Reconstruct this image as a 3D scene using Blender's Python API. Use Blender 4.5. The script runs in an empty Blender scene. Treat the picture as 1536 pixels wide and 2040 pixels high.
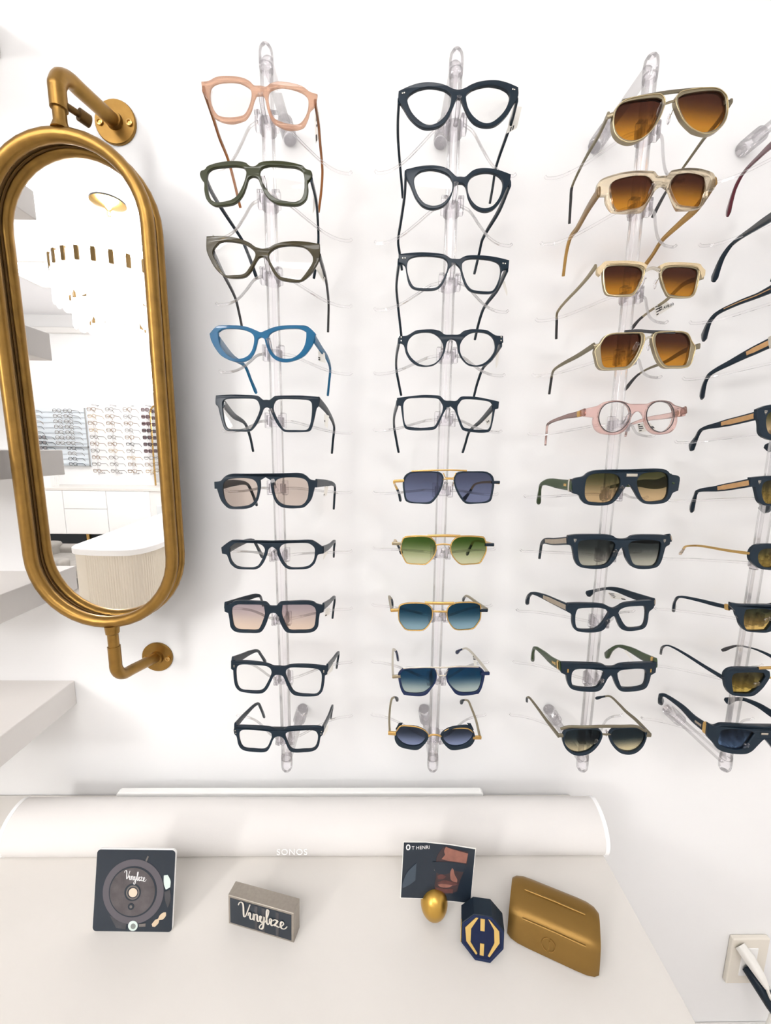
import bpy, bmesh, math, random
from mathutils import Vector, Matrix
from mathutils.geometry import delaunay_2d_cdt
S = bpy.context.scene
COL = S.collection
random.seed(4)
PI = math.pi

# ------------------------------------------------------------------ camera, light, exposure
F_PX, PITCH, YAW, ROLL = 800.0, 0.1556, 0.0155, 0.0119
CX, CY = 768.0, 1020.0
CAM = Vector((0.0, -0.762, 1.485))
_fw = Vector((math.sin(YAW)*math.cos(PITCH), math.cos(YAW)*math.cos(PITCH), -math.sin(PITCH)))
_r0 = Vector((math.cos(YAW), -math.sin(YAW), 0.0)); _u0 = _r0.cross(_fw)
_rt = math.cos(ROLL)*_r0 + math.sin(ROLL)*_u0
_up = -math.sin(ROLL)*_r0 + math.cos(ROLL)*_u0
cd = bpy.data.cameras.new('camera'); cam = bpy.data.objects.new('camera', cd); COL.objects.link(cam)
cam.matrix_world = Matrix(((_rt.x, _up.x, -_fw.x, CAM.x), (_rt.y, _up.y, -_fw.y, CAM.y), (_rt.z, _up.z, -_fw.z, CAM.z), (0, 0, 0, 1)))
cd.sensor_fit = 'VERTICAL'; cd.sensor_height = 24.0; cd.lens = 24.0*F_PX/2040.0
cd.clip_start = 0.02; cd.clip_end = 60
S.camera = cam
S.view_settings.view_transform = 'Standard'; S.view_settings.look = 'None'
S.view_settings.gamma = 1.0; S.view_settings.use_curve_mapping = False
S.view_settings.exposure = 0.17
S.cycles.use_denoising = True
S.cycles.max_bounces = 14; S.cycles.transparent_max_bounces = 40; S.cycles.transmission_bounces = 12
S.cycles.diffuse_bounces = 5; S.cycles.glossy_bounces = 5
S.cycles.caustics_reflective = False; S.cycles.caustics_refractive = False
W = bpy.data.worlds.new('world'); S.world = W; W.use_nodes = True
W.node_tree.nodes['Background'].inputs[0].default_value = (1, 0.98, 0.95, 1)
W.node_tree.nodes['Background'].inputs[1].default_value = 0.4
CEIL_POWER = 13.2      # glow of the light panels added to the ceiling
CHAND_POWER = 68.0     # bulbs of the chandelier (watts each)

# ------------------------------------------------------------------ pixel helpers (photograph -> place)
def ray(u, v): return _rt*((u-CX)/F_PX) + _up*((CY-v)/F_PX) + _fw
def aty(u, v, y): d = ray(u, v); return CAM + d*((y-CAM.y)/d.y)
def atz(u, v, z): d = ray(u, v); return CAM + d*((z-CAM.z)/d.z)
def proj(P):
    q = Vector(P)-CAM; z = q.dot(_fw); return (CX+F_PX*q.dot(_rt)/z, CY-F_PX*q.dot(_up)/z)
def zoom(C, pts): return [(C[0]+x/C[2], C[1]+y/C[2]) for x, y in pts]
def onplane(u, v, P, n):
    d = ray(u, v); return CAM + d*((P-CAM).dot(n)/d.dot(n))
YM = -0.095                                                     # plane of the mirror glass
def ref(P): return Vector((P.x, 2*YM-P.y, P.z))
def raty(u, v, y): return ref(aty(u, v, 2*YM-y))                # a point seen in the mirror, on the plane y
def ratz(u, v, z): return ref(atz(u, v, z))

# ------------------------------------------------------------------ materials
def lin(c): return tuple(((x/255)/12.92 if x/255 <= .04045 else ((x/255+.055)/1.055)**2.4) for x in c)
MATS = {}
def mat(name, rgb=None, rough=.5, metal=0, spec=.5, emit=0, trans=0, bump=0, bscale=300, lrgb=None, coat=0, noise=0, nscale=20):
    if name in MATS: return MATS[name]
    m = bpy.data.materials.new(name); m.use_nodes = True; nt = m.node_tree; b = nt.nodes['Principled BSDF']
    c = lrgb or lin(rgb)
    b.inputs['Base Color'].default_value = (*c, 1)
    b.inputs['Roughness'].default_value = rough; b.inputs['Metallic'].default_value = metal
    b.inputs['Specular IOR Level'].default_value = spec
    b.inputs['Coat Weight'].default_value = coat
    if emit:
        b.inputs['Emission Color'].default_value = (*c, 1); b.inputs['Emission Strength'].default_value = emit
    tc = nt.nodes.new('ShaderNodeTexCoord')
    if noise:
        n = nt.nodes.new('ShaderNodeTexNoise'); n.inputs['Scale'].default_value = nscale; n.inputs['Detail'].default_value = 4
        nt.links.new(tc.outputs['Object'], n.inputs['Vector'])
        r = nt.nodes.new('ShaderNodeMapRange'); r.inputs['To Min'].default_value = 1-noise; r.inputs['To Max'].default_value = 1+noise*.4
        nt.links.new(n.outputs['Fac'], r.inputs['Value'])
        x = nt.nodes.new('ShaderNodeMix'); x.data_type = 'RGBA'; x.blend_type = 'MULTIPLY'; x.inputs['Factor'].default_value = 1
        x.inputs['A'].default_value = (*c, 1); nt.links.new(r.outputs['Result'], x.inputs['B'])
        nt.links.new(x.outputs['Result'], b.inputs['Base Color'])
    if bump:
        n = nt.nodes.new('ShaderNodeTexNoise'); n.inputs['Scale'].default_value = bscale
        nt.links.new(tc.outputs['Object'], n.inputs['Vector'])
        bp = nt.nodes.new('ShaderNodeBump'); bp.inputs['Strength'].default_value = bump; bp.inputs['Distance'].default_value = .001
        nt.links.new(n.outputs['Fac'], bp.inputs['Height']); nt.links.new(bp.outputs['Normal'], b.inputs['Normal'])
    MATS[name] = m; return m
def clearmat(name, tint, top=None, gloss=.08, glass=0.0, rough=.02, ior=1.25, frm=0.0, to=1.0, solid=0.0, solidc=None):
    """see-through material: tint (optionally graded from top to bottom of the piece) + a little reflection"""
    if name in MATS: return MATS[name]
    m = bpy.data.materials.new(name); m.use_nodes = True; nt = m.node_tree; nt.nodes.clear(); N = nt.nodes.new; Lk = nt.links.new
    out = N('ShaderNodeOutputMaterial'); t = N('ShaderNodeBsdfTransparent')
    sq = lambda c: tuple(math.sqrt(x) for x in lin(c))
    t.inputs['Color'].default_value = (*sq(tint), 1)
    if top:
        tc = N('ShaderNodeTexCoord'); sp = N('ShaderNodeSeparateXYZ'); Lk(tc.outputs['Generated'], sp.inputs[0])
        cr = N('ShaderNodeValToRGB'); cr.color_ramp.interpolation = 'EASE'
        cr.color_ramp.elements[0].position = frm; cr.color_ramp.elements[0].color = (*sq(tint), 1)
        cr.color_ramp.elements[1].position = to; cr.color_ramp.elements[1].color = (*sq(top), 1)
        Lk(sp.outputs['Z'], cr.inputs['Fac']); Lk(cr.outputs['Color'], t.inputs['Color'])
    cur = t.outputs[0]
    if solid:
        d = N('ShaderNodeBsdfPrincipled'); d.inputs['Base Color'].default_value = (*lin(solidc or tint), 1); d.inputs['Roughness'].default_value = .3; d.inputs['Specular IOR Level'].default_value = .2
        mx = N('ShaderNodeMixShader'); mx.inputs[0].default_value = solid; Lk(cur, mx.inputs[1]); Lk(d.outputs[0], mx.inputs[2]); cur = mx.outputs[0]
    if glass:
        g = N('ShaderNodeBsdfGlass'); g.inputs['IOR'].default_value = ior; g.inputs['Roughness'].default_value = rough
        g.inputs['Color'].default_value = (*sq(tint), 1)
        mx = N('ShaderNodeMixShader'); mx.inputs[0].default_value = glass; Lk(cur, mx.inputs[1]); Lk(g.outputs[0], mx.inputs[2]); cur = mx.outputs[0]
    gl = N('ShaderNodeBsdfGlossy'); gl.inputs['Roughness'].default_value = rough
    fr = N('ShaderNodeFresnel'); fr.inputs['IOR'].default_value = 1.45
    ml = N('ShaderNodeMath'); ml.operation = 'MULTIPLY'; ml.inputs[1].default_value = gloss/.08; Lk(fr.outputs[0], ml.inputs[0])
    mx = N('ShaderNodeMixShader'); Lk(ml.outputs[0], mx.inputs[0]); Lk(cur, mx.inputs[1]); Lk(gl.outputs[0], mx.inputs[2])
    Lk(mx.outputs[0], out.inputs['Surface']); MATS[name] = m; return m

M_wall = mat('white_wall_paint', (240, 240, 240), .75, spec=.25, bump=.05, bscale=500)
M_ceil = mat('white_ceiling_paint', (243, 243, 245), .85, spec=.1)
M_floor = mat('pale_oak_floor', (206, 200, 194), .45, noise=.12, nscale=6)
M_trim = mat('white_trim_paint', (235, 233, 230), .5)
M_shelf = mat('warm_white_shelf', (232, 228, 224), .55, noise=.03, nscale=9)
M_top = mat('white_laminate', (224, 220, 214), .4, noise=.03, nscale=14)
M_brass = mat('antique_brass', lrgb=(.33, .185, .045), rough=.34, metal=.85, noise=.35, nscale=60)
M_brassd = mat('aged_brass', lrgb=(.17, .095, .03), rough=.5, metal=.8, noise=.4, nscale=60)
M_mirror = mat('mirror_silvering', (250, 250, 250), .0, metal=1)
M_black = mat('black_acetate', lrgb=(.011, .021, .033), rough=.25, spec=.22)
M_dkred = mat('dark_red_acetate', lrgb=(.10, .010, .022), rough=.2)
M_dkgreen = mat('dark_green_acetate', lrgb=(.03, .055, .018), rough=.2)
M_char = mat('charcoal_acetate', lrgb=(.035, .036, .04), rough=.25)
M_navy = mat('navy_acetate', lrgb=(.008, .018, .062), rough=.25, spec=.3)
M_tan = mat('tan_wood_inlay', (196, 152, 100), .4, noise=.3, nscale=120)
M_greyin = mat('grey_brown_inlay', (160, 146, 128), .4, noise=.25, nscale=150)
M_gold = mat('polished_gold', lrgb=(.58, .37, .13), rough=.25, metal=1)
M_pgold = mat('pale_gold', lrgb=(.31, .265, .18), rough=.28, metal=.9)
M_gungold = mat('grey_gold_metal', lrgb=(.21, .185, .13), rough=.32, metal=.85)
M_edge = mat('bright_pale_gold', lrgb=(.62, .52, .32), rough=.2, metal=1)
M_silver = mat('silver_metal', lrgb=(.62, .58, .5), rough=.25, metal=1)
M_whitepl = mat('white_plastic', (245, 245, 243), .35)
M_paper = mat('white_paper', (240, 238, 232), .8)
M_ink = mat('dark_ink', (60, 60, 62), .8)
M_acr = clearmat('clear_acrylic', (254, 253, 254), gloss=.05, glass=.06, ior=1.22)
M_peg = clearmat('clear_acrylic_thick', (252, 250, 253), gloss=.06, glass=.09, ior=1.22)
M_lens = clearmat('clear_lens', (251, 251, 250), gloss=.028)
M_cham = clearmat('champagne_acetate', (240, 206, 182), gloss=.05, solid=.36, solidc=(206, 156, 126))
M_champd = clearmat('amber_temple_acetate', (196, 128, 72), gloss=.08, solid=.5, solidc=(168, 104, 52))
M_crys = clearmat('straw_crystal_acetate', (246, 232, 206), gloss=.09, solid=.12, solidc=(226, 200, 150), glass=.35)
M_crysd = clearmat('honey_crystal_acetate', (214, 170, 92), gloss=.09, solid=.4, solidc=(190, 142, 66))
M_pink = clearmat('pink_crystal_acetate', (246, 216, 210), gloss=.09, solid=.14, solidc=(224, 160, 150), glass=.3)
M_blue = clearmat('blue_acetate', (44, 132, 180), gloss=.05, solid=.5, solidc=(22, 104, 148))
M_olive = clearmat('olive_acetate', (74, 76, 22), gloss=.03, solid=.8, solidc=(50, 55, 24))
M_olive2 = clearmat('brown_olive_acetate', (92, 78, 22), gloss=.03, solid=.78, solidc=(58, 50, 20))
M_clrtip = clearmat('clear_amber_tip', (226, 200, 172), gloss=.1, glass=.3)
L_pink = clearmat('rose_grey_lens', (214, 200, 190), gloss=.026)
L_pinkg = clearmat('rose_grey_graded_lens', (238, 216, 196), (178, 164, 170), gloss=.026)
L_grey = clearmat('blue_grey_lens', (128, 136, 168), (78, 84, 108), gloss=.026)
L_green = clearmat('green_graded_lens', (218, 218, 178), (62, 92, 32), gloss=.026, frm=.05, to=.95)
L_teal = clearmat('teal_graded_lens', (150, 182, 196), (24, 62, 84), gloss=.026, frm=.02, to=.75)
L_blue = clearmat('blue_graded_lens', (186, 200, 196), (22, 62, 92), gloss=.026, frm=.05, to=.7)
L_slate = clearmat('slate_graded_lens', (140, 152, 186), (44, 52, 66), gloss=.026, frm=.02, to=.8)
L_brown = clearmat('brown_graded_lens', (204, 140, 48), (74, 42, 30), gloss=.026, frm=.08, to=.85)
L_sand = clearmat('olive_sand_lens', (214, 184, 140), (72, 72, 44), gloss=.026, frm=.1, to=.95)
L_smoke = clearmat('smoke_graded_lens', (186, 184, 170), (52, 58, 58), gloss=.026, frm=.05, to=.8)
L_smokey = clearmat('yellow_smoke_lens', (226, 212, 172), (34, 46, 52), gloss=.026, frm=.05, to=.62)
L_mustard = clearmat('mustard_graded_lens', (222, 188, 112), (58, 62, 42), gloss=.026, frm=.1, to=.9)
L_olivey = clearmat('olive_graded_lens', (206, 178, 90), (70, 66, 44), gloss=.026, frm=.1, to=.9)
L_night = clearmat('night_blue_lens', (104, 134, 172), (30, 42, 58), gloss=.026, frm=.05, to=.85)

# ------------------------------------------------------------------ mesh helpers
def link(o, parent=None):
    COL.objects.link(o)
    if parent is not None: o.parent = parent
    return o
def mesh_obj(name, bm, m, parent=None, smooth=40):
    me = bpy.data.meshes.new(name); bm.normal_update(); bm.to_mesh(me); bm.free()
    me.materials.append(m)
    if smooth:
        for p in me.polygons: p.use_smooth = True
        me.set_sharp_from_angle(angle=math.radians(smooth))
    o = link(bpy.data.objects.new(name, me), parent)
    if smooth:
        w = o.modifiers.new('normals', 'WEIGHTED_NORMAL'); w.keep_sharp = True; w.weight = 80
    return o
def tag(o, label=None, cat=None, group=None, kind=None):
    if label: o['label'] = label
    if cat: o['category'] = cat
    if group: o['group'] = group
    if kind: o['kind'] = kind
    return o
def empty(name, loc, label, cat, group=None):
    o = bpy.data.objects.new(name, None); COL.objects.link(o); o.location = loc; o.empty_display_size = .02
    return tag(o, label, cat, group)
def bx(bm, x0, x1, y0, y1, z0, z1, bev=0):
    vs = [bm.verts.new(p) for p in ((x0,y0,z0),(x1,y0,z0),(x1,y1,z0),(x0,y1,z0),(x0,y0,z1),(x1,y0,z1),(x1,y1,z1),(x0,y1,z1))]
    fs = [bm.faces.new([vs[i] for i in q]) for q in ((3,2,1,0),(4,5,6,7),(0,1,5,4),(1,2,6,5),(2,3,7,6),(3,0,4,7))]
    if bev:
        es = list({e for f in fs for e in f.edges})
        bmesh.ops.bevel(bm, geom=es, offset=bev, segments=3, profile=.5, affect='EDGES')
    return bm
def box(name, x0, x1, y0, y1, z0, z1, m, parent=None, bev=0):
    return mesh_obj(name, bx(bmesh.new(), x0, x1, y0, y1, z0, z1, bev), m, parent)
def catmull(P, n=5, closed=False, corner=None):
    P = [Vector(p) for p in P]; N = len(P); out = []
    def ang(i):
        a = P[i]-P[(i-1) % N]; b = P[(i+1) % N]-P[i]
        return a.angle(b, 0.0) if a.length > 1e-9 and b.length > 1e-9 else 0
    cor = [corner is not None and (closed or 0 < i < N-1) and ang(i) > corner for i in range(N)]
    rng = range(N) if closed else range(N-1)
    for i in rng:
        p1, p2 = P[i], P[(i+1) % N]
        p0 = P[(i-1) % N] if (closed or i > 0) else p1
        p3 = P[(i+2) % N] if (closed or i < N-2) else p2
        if cor[i]: p0 = p1
        if cor[(i+1) % N]: p3 = p2
        d = (p2-p1).length
        m1 = (p2-p0); m2 = (p3-p1)
        m1 = m1.normalized()*d*(.9 if not cor[i] else .3) if m1.length > 1e-9 else p2-p1
        m2 = m2.normalized()*d*(.9 if not cor[(i+1) % N] else .3) if m2.length > 1e-9 else p2-p1
        for k in range(n):
            t = k/n; t2 = t*t; t3 = t2*t
            out.append(p1*(2*t3-3*t2+1) + m1*(t3-2*t2+t) + p2*(-2*t3+3*t2) + m2*(t3-t2))
    if not closed: out.append(P[-1])
    return out
def smooth2(L, n=4, corner=.95):
    return [(p.x, p.y) for p in catmull([(a, b, 0) for a, b in L], n, closed=True, corner=corner)]
def offset_loop(L, d):
    N = len(L); area = sum(L[i][0]*L[(i+1) % N][1]-L[(i+1) % N][0]*L[i][1] for i in range(N)); sg = 1 if area > 0 else -1; out = []
    for i in range(N):
        a, b = Vector(L[(i-1) % N]), Vector(L[(i+1) % N]); t = (b-a).normalized(); nn = Vector((t.y, -t.x))*sg
        out.append((L[i][0]+nn.x*d, L[i][1]+nn.y*d))
    return out
def sweep(bm, P, ra, rb=None, n=10, closed=False, upv=None, power=2.0, caps=True, tw=None):
    """tube along P; ra / rb radii (number or list) along side / up axis; power>2 squares the section"""
    P = [Vector(p) for p in P]; N = len(P); rings = []
    g = lambda r, i: r[i] if isinstance(r, (list, tuple)) else r
    if rb is None: rb = ra
    prev = None
    for i in range(N):
        a = P[(i-1) % N] if (closed or i > 0) else P[i]; b = P[(i+1) % N] if (closed or i < N-1) else P[i]
        t = (b-a).normalized()
        if upv is not None:
            s = t.cross(Vector(upv))
            s = s.normalized() if s.length > 1e-4 else prev
        else:
            if prev is None:
                s = t.cross(Vector((0, 0, 1)))
                if s.length < .1: s = t.cross(Vector((1, 0, 0)))
                s.normalize()
            else: s = (prev - t*prev.dot(t)).normalized()
        prev = s; u = s.cross(t)
        ring = []
        for k in range(n):
            th = 2*PI*(k+.5)/n; c, sn = math.cos(th), math.sin(th)
            c = math.copysign(abs(c)**(2/power), c); sn = math.copysign(abs(sn)**(2/power), sn)
            ring.append(bm.verts.new(P[i] + s*(g(ra, i)*c) + u*(g(rb, i)*sn)))
        rings.append(ring)
    for i in range(N if closed else N-1):
        A, B = rings[i], rings[(i+1) % N]
        for k in range(n):
            bm.faces.new((A[k], A[(k+1) % n], B[(k+1) % n], B[k]))
    if not closed and caps:
        bm.faces.new(rings[0]); bm.faces.new(rings[-1][::-1])
    bmesh.ops.recalc_face_normals(bm, faces=bm.faces[:]) if not closed else None
    return bm
def tube(name, P, ra, m, parent=None, rb=None, **k):
    off = k.pop('off', Vector((0, 0, 0)))
    bm = sweep(bmesh.new(), [Vector(p)-off for p in P], ra, rb, **k)
    return mesh_obj(name, bm, m, parent)
def lathe(bm, prof, c=(0, 0, 0), axis='z', n=24):
    """prof: (r, h) list revolved about an axis through c"""
    c = Vector(c); rings = []
    def pt(r, h, a):
        x, y = r*math.cos(a), r*math.sin(a)
        return c + {'z': Vector((x, y, h)), 'y': Vector((x, h, y)), 'x': Vector((h, x, y))}[axis]
    for r, h in prof:
        rings.append([bm.verts.new(pt(max(r, 1e-5), h, 2*PI*k/n)) for k in range(n)])
    for A, B in zip(rings, rings[1:]):
        for k in range(n): bm.faces.new((A[k], A[(k+1) % n], B[(k+1) % n], B[k]))
    bm.faces.new(rings[0]); bm.faces.new(rings[-1])
    bmesh.ops.recalc_face_normals(bm, faces=bm.faces[:])
    return bm
def flat(bm, loops, th, bev, fn):
    """extruded flat piece with holes: loops of (a,b); fn(a,b,c) places it, c runs 0 (front) .. th (back)"""
    cu = bpy.data.curves.new('tmp', 'CURVE'); cu.dimensions = '2D'; cu.fill_mode = 'BOTH'
    cu.extrude = max(th/2-bev, 1e-6); cu.bevel_depth = bev; cu.bevel_resolution = 2; cu.offset = -bev
    for lp in loops:
        sp = cu.splines.new('POLY'); sp.points.add(len(lp)-1); sp.use_cyclic_u = True
        for p, q in zip(sp.points, lp): p.co = (q[0], q[1], 0, 1)
    ob = bpy.data.objects.new('tmp', cu); COL.objects.link(ob)
    dg = bpy.context.evaluated_depsgraph_get(); dg.update()
    me = bpy.data.meshes.new_from_object(ob.evaluated_get(dg))
    b2 = bmesh.new(); b2.from_mesh(me)
    bmesh.ops.remove_doubles(b2, verts=b2.verts[:], dist=1e-6)
    for v in b2.verts: v.co = Vector(fn(v.co.x, v.co.y, th/2-v.co.z))
    bmesh.ops.recalc_face_normals(b2, faces=b2.faces[:])
    t = bpy.data.meshes.new('tmp'); b2.to_mesh(t); b2.free(); bm.from_mesh(t)
    bpy.data.meshes.remove(t); bpy.data.meshes.remove(me); bpy.data.objects.remove(ob); bpy.data.curves.remove(cu)
    return bm
def text_bm(txt, size, th, fn, spacing=1.0, shear=0, align='CENTER'):
    cu = bpy.data.curves.new('tmp', 'FONT'); cu.body = txt; cu.size = size; cu.extrude = th/2; cu.align_x = align; cu.align_y = 'CENTER'
    cu.space_character = spacing; cu.shear = shear
    ob = bpy.data.objects.new('tmp', cu); COL.objects.link(ob)
    dg = bpy.context.evaluated_depsgraph_get(); dg.update()
    me = bpy.data.meshes.new_from_object(ob.evaluated_get(dg)); bm = bmesh.new(); bm.from_mesh(me)
    for v in bm.verts: v.co = Vector(fn(v.co.x, v.co.y, th/2-v.co.z))
    bmesh.ops.recalc_face_normals(bm, faces=bm.faces[:])
    bpy.data.meshes.remove(me); bpy.data.objects.remove(ob); bpy.data.curves.remove(cu)
    return bm

# ------------------------------------------------------------------ the room
RX0, RX1, RY0, RY1, RZ = -7.0, 2.6, -5.25, 0.0, 3.22
tag(box('wall_back', RX0, RX1, 0, .12, 0, RZ, M_wall), kind='structure')
tag(box('wall_front', RX0, RX1, RY0-.12, RY0, 0, RZ, M_wall), kind='structure')
tag(box('wall_left', RX0-.12, RX0, RY0-.12, .12, 0, RZ, M_wall), kind='structure')
tag(box('wall_right', RX1, RX1+.12, RY0-.12, .12, 0, RZ, M_wall), kind='structure')
tag(box('floor', RX0-.12, RX1+.12, RY0-.12, .12, -.1, 0, M_floor), kind='structure')
tag(box('ceiling', RX0-.12, RX1+.12, RY0-.12, .12, RZ, RZ+.1, M_ceil), kind='structure')
tag(box('baseboard_back', .30, RX1, -.014, 0, 0, .119, M_trim, bev=.003), kind='structure')
tag(box('trim_1', RX0, RX1, RY0, RY0+.06, 2.98, 3.05, M_trim, bev=.01), kind='structure')

def added_light_panel(x, y, sx, sy, label):  # glowing panel added for soft room light; no such fixture in view
    t = empty('added_light_panel', (x, y, RZ), label, 'added light panel', 'added light panels in the ceiling')
    bm = bmesh.new()
    for a in (-1, 1):
        bx(bm, -sx-.03, sx+.03, a*(sy+.015)-.015, a*(sy+.015)+.015, -.03, 0)
        bx(bm, a*(sx+.015)-.015, a*(sx+.015)+.015, -sy, sy, -.03, 0)
    mesh_obj('frame', bm, M_trim, t)
    box('diffuser', -sx, sx, -sy, sy, -.022, -.012, mat('added_panel_glow', (254, 252, 252), emit=CEIL_POWER), t)
added_light_panel(-.3, -2.3, .60, .30, 'added light panel in the ceiling nearest the gold mirror')
added_light_panel(.75, -3.1, .34, .30, 'added light panel in the ceiling farther back, nearest the right-hand wall')
added_light_panel(-3.2, -3.9, .5, .3, 'added light panel in the ceiling by the far wall of eyewear')
added_light_panel(-5.2, -3.3, .5, .3, 'added light panel in the ceiling farthest left')

# ------------------------------------------------------------------ floating shelves left of the mirror
shelf_zs = [(2.10, 2.148, 'at the top left corner, mostly outside the photo'), (1.881, 1.928, 'whose grey end shows highest in the gold mirror'), (1.641, 1.690, 'whose grey end shows second highest in the gold mirror'),
            (1.428, 1.476, 'left of the middle of the gold mirror at eye level'), (1.195, 1.243, 'left of the lower half of the gold mirror'), (0.962, 1.013, 'below the gold mirror, lowest of the stack')]
for k, (a, b, w) in enumerate(shelf_zs):
    o = box('floating_shelf', -1.25, -.6165, -.226, 0, a, b, M_shelf, bev=.0015)
    tag(o, 'white floating wall shelf ' + w, 'shelf', 'floating wall shelves')

# ------------------------------------------------------------------ gold pill-shaped wall mirror on two bent pipes
MX, MZ0, MZ1, MHW = -.460, 1.179, 1.930, .126
mir = empty('wall_mirror', (MX, 0, MZ0), 'tall pill-shaped mirror in a deep antique gold frame on two bent pipes', 'mirror')
MO = Vector((MX, 0, MZ0))
def stadium(hw, y, n=20, inset=0):
    r = hw; zc0 = MZ0+MHW; zc1 = MZ1-MHW; P = []
    for k in range(n+1):
        a = PI*k/n; P.append(Vector((MX+r*math.cos(a), y, zc1+r*math.sin(a))))
    for k in range(n+1):
        a = PI+PI*k/n; P.append(Vector((MX+r*math.cos(a), y, zc0+r*math.sin(a))))
    return [p-MO for p in P]
tube('front_rim', stadium(MHW-.0098, -.1095), .0098, M_brass, mir, closed=True, n=14, upv=(0, 1, 0))
tube('rear_rim', stadium(MHW-.0072, -.0885), .0080, M_brass, mir, closed=True, n=12, upv=(0, 1, 0))
bm = bmesh.new(); A = stadium(MHW-.0050, -.107); B = stadium(MHW-.0050, -.083)
A2 = stadium(MHW-.0130, -.107); B2 = stadium(MHW-.0130, -.083)
R4 = [[bm.verts.new(p) for p in q] for q in (A, B, B2, A2)]
for i in range(4):
    X, Y = R4[i], R4[(i+1) % 4]
    for k in range(len(X)): bm.faces.new((X[k], X[(k+1) % len(X)], Y[(k+1) % len(X)], Y[k]))
bmesh.ops.recalc_face_normals(bm, faces=bm.faces[:]); mesh_obj('side_band', bm, M_brassd, mir)
bm = bmesh.new(); st = stadium(MHW-.0145, 0); flat(bm, [[(p.x, p.z) for p in st]], .004, .0002, lambda a, b, c: (a, YM+c, b))
mesh_obj('mirror_glass', bm, M_mirror, mir, smooth=0)
bm = bmesh.new(); flat(bm, [[(p.x, p.z) for p in st]], .004, .0002, lambda a, b, c: (a, YM+.0045+c, b)); mesh_obj('backing', bm, M_brassd, mir)
P0 = Vector((MX, -.1095, MZ1)); 
def pipe(name, pts, r): return tube(name, catmull(pts, 6), r, M_brass, mir, n=14, off=MO)
WT = Vector((-.441, 0, 2.012)); Ct = aty(131, 134, -.1095); Ct.x = MX+.004
def bent(top, corner, wall, f):
    d = (wall-corner).normalized(); v = (top-corner).normalized()
    return [top, top.lerp(corner, .5), corner+v*f, corner+v*f*.35+d*f*.35, corner+d*f]+[corner.lerp(wall, t)+d*0 for t in (.35, .5, .7, .9)]+[wall+Vector((0, -.003, 0))]
pipe('pipe', bent(Vector((MX+.004, -.1095, MZ1+.022)), Ct, WT, .023), .0110)
tube('socket', [(MX+.004, -.1095, MZ1-.004), (MX+.004, -.1095, MZ1+.006), (MX+.004, -.1095, MZ1+.026)], [.0125, .0085, .0085], M_brass, mir, n=14, off=MO)
tube('thumb_knob', [(MX+.011, -.104, MZ1+.030), (MX+.019, -.092, MZ1+.029), (MX+.0192, -.0918, MZ1+.029), (MX+.026, -.080, MZ1+.028)], [.0045, .0045, .0085, .0085], M_brassd, mir, n=14, off=MO)
WB = Vector((-.444, 0, 1.066)); Cb = aty(240, 1349, -.1095); Cb.x = MX+.006
pipe('pipe', bent(Vector((MX+.006, -.1095, MZ0-.034)), Cb, WB, .018), .0098)
tube('socket', [(MX+.006, -.1095, MZ0+.004), (MX+.006, -.1095, MZ0-.010), (MX+.006, -.1095, MZ0-.012), (MX+.006, -.1095, MZ0-.036)], [.0115, .0105, .0085, .0085], M_brass, mir, n=14, off=MO)
for w in (WT, WB):
    rr = .0335 if w is WT else .0305
    bm = bmesh.new(); lathe(bm, [(rr, 0), (rr, -.003), (rr-.0012, -.0042), (.0135, -.0045), (.0125, -.010), (0, -.010)], w-MO, 'y', 32)
    pl = mesh_obj('wall_plate', bm, M_brass, mir)
    for sx in (-1, 1):
        bm = bmesh.new(); lathe(bm, [(.005, -.004), (.005, -.0068), (.003, -.0072), (.0025, -.0058), (0, -.0058)], w-MO+Vector((sx*rr*.72, 0, -.002)), 'y', 14)
        mesh_obj('screw', bm, M_gold, pl)

# ------------------------------------------------------------------ counter, sound bar, flat panel behind it
CT = .75; CR = .4195
cnt = empty('display_counter', (-.7, -.25, 0), 'long white counter under the wall of eyewear', 'counter')
cof = Vector((-.7, -.25, 0))
def rel(o, off):
    for v in o.data.vertices: v.co -= off
    return o
o = box('countertop', -2.2, CR, -.50, -.002, CT-.03, CT, M_top, cnt, bev=.002); rel(o, cof)
o = box('cabinet_body', -2.18, CR-.02, -.48, -.016, .10, CT-.03, M_trim, cnt); rel(o, cof)
o = box('plinth', -2.15, CR-.05, -.43, -.016, 0, .10, M_trim, cnt); rel(o, cof)
for k in range(4):
    x = -2.17+k*.642; o = box('door', x, x+.636, -.498, -.481, .11, CT-.035, M_trim, cnt, bev=.002); rel(o, cof)

sb = empty('sound_bar', (-.123, -.075, CT), 'long white sound bar lying along the wall on the counter', 'sound bar')
M_fab = mat('white_perforated_grille', (226, 223, 220), .8, spec=.1, bump=.25, bscale=1800)
prof = [(0, .006), (-.003, .018), (-.001, .032), (.005, .044), (.014, .055), (.027, .0635), (.042, .0685), (.056, .0685), (.068, .0625), (.076, .052), (.079, .038), (.079, .004), (.074, 0), (.006, 0)]
def barprof(bm, x0, x1, sc=1.0, y0=-.139):
    pr = catmull([(a, b, 0) for a, b in prof], 3, closed=True, corner=1.0)
    cy, cz = .04, .03
    rings = [[bm.verts.new((x, y0+cy+(p.x-cy)*sc, cz+(p.y-cz)*sc)) for p in pr] for x in (x0, x1)]
    n = len(pr)
    for k in range(n): bm.faces.new((rings[0][k], rings[0][(k+1) % n], rings[1][(k+1) % n], rings[1][k]))
    bm.faces.new(rings[0]); bm.faces.new(rings[1]); bmesh.ops.recalc_face_normals(bm, faces=bm.faces[:]); return bm
so = Vector((-.123, -.075, 0))
o = mesh_obj('grille', barprof(bmesh.new(), -.668, .418), M_fab, sb); rel(o, so)
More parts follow.
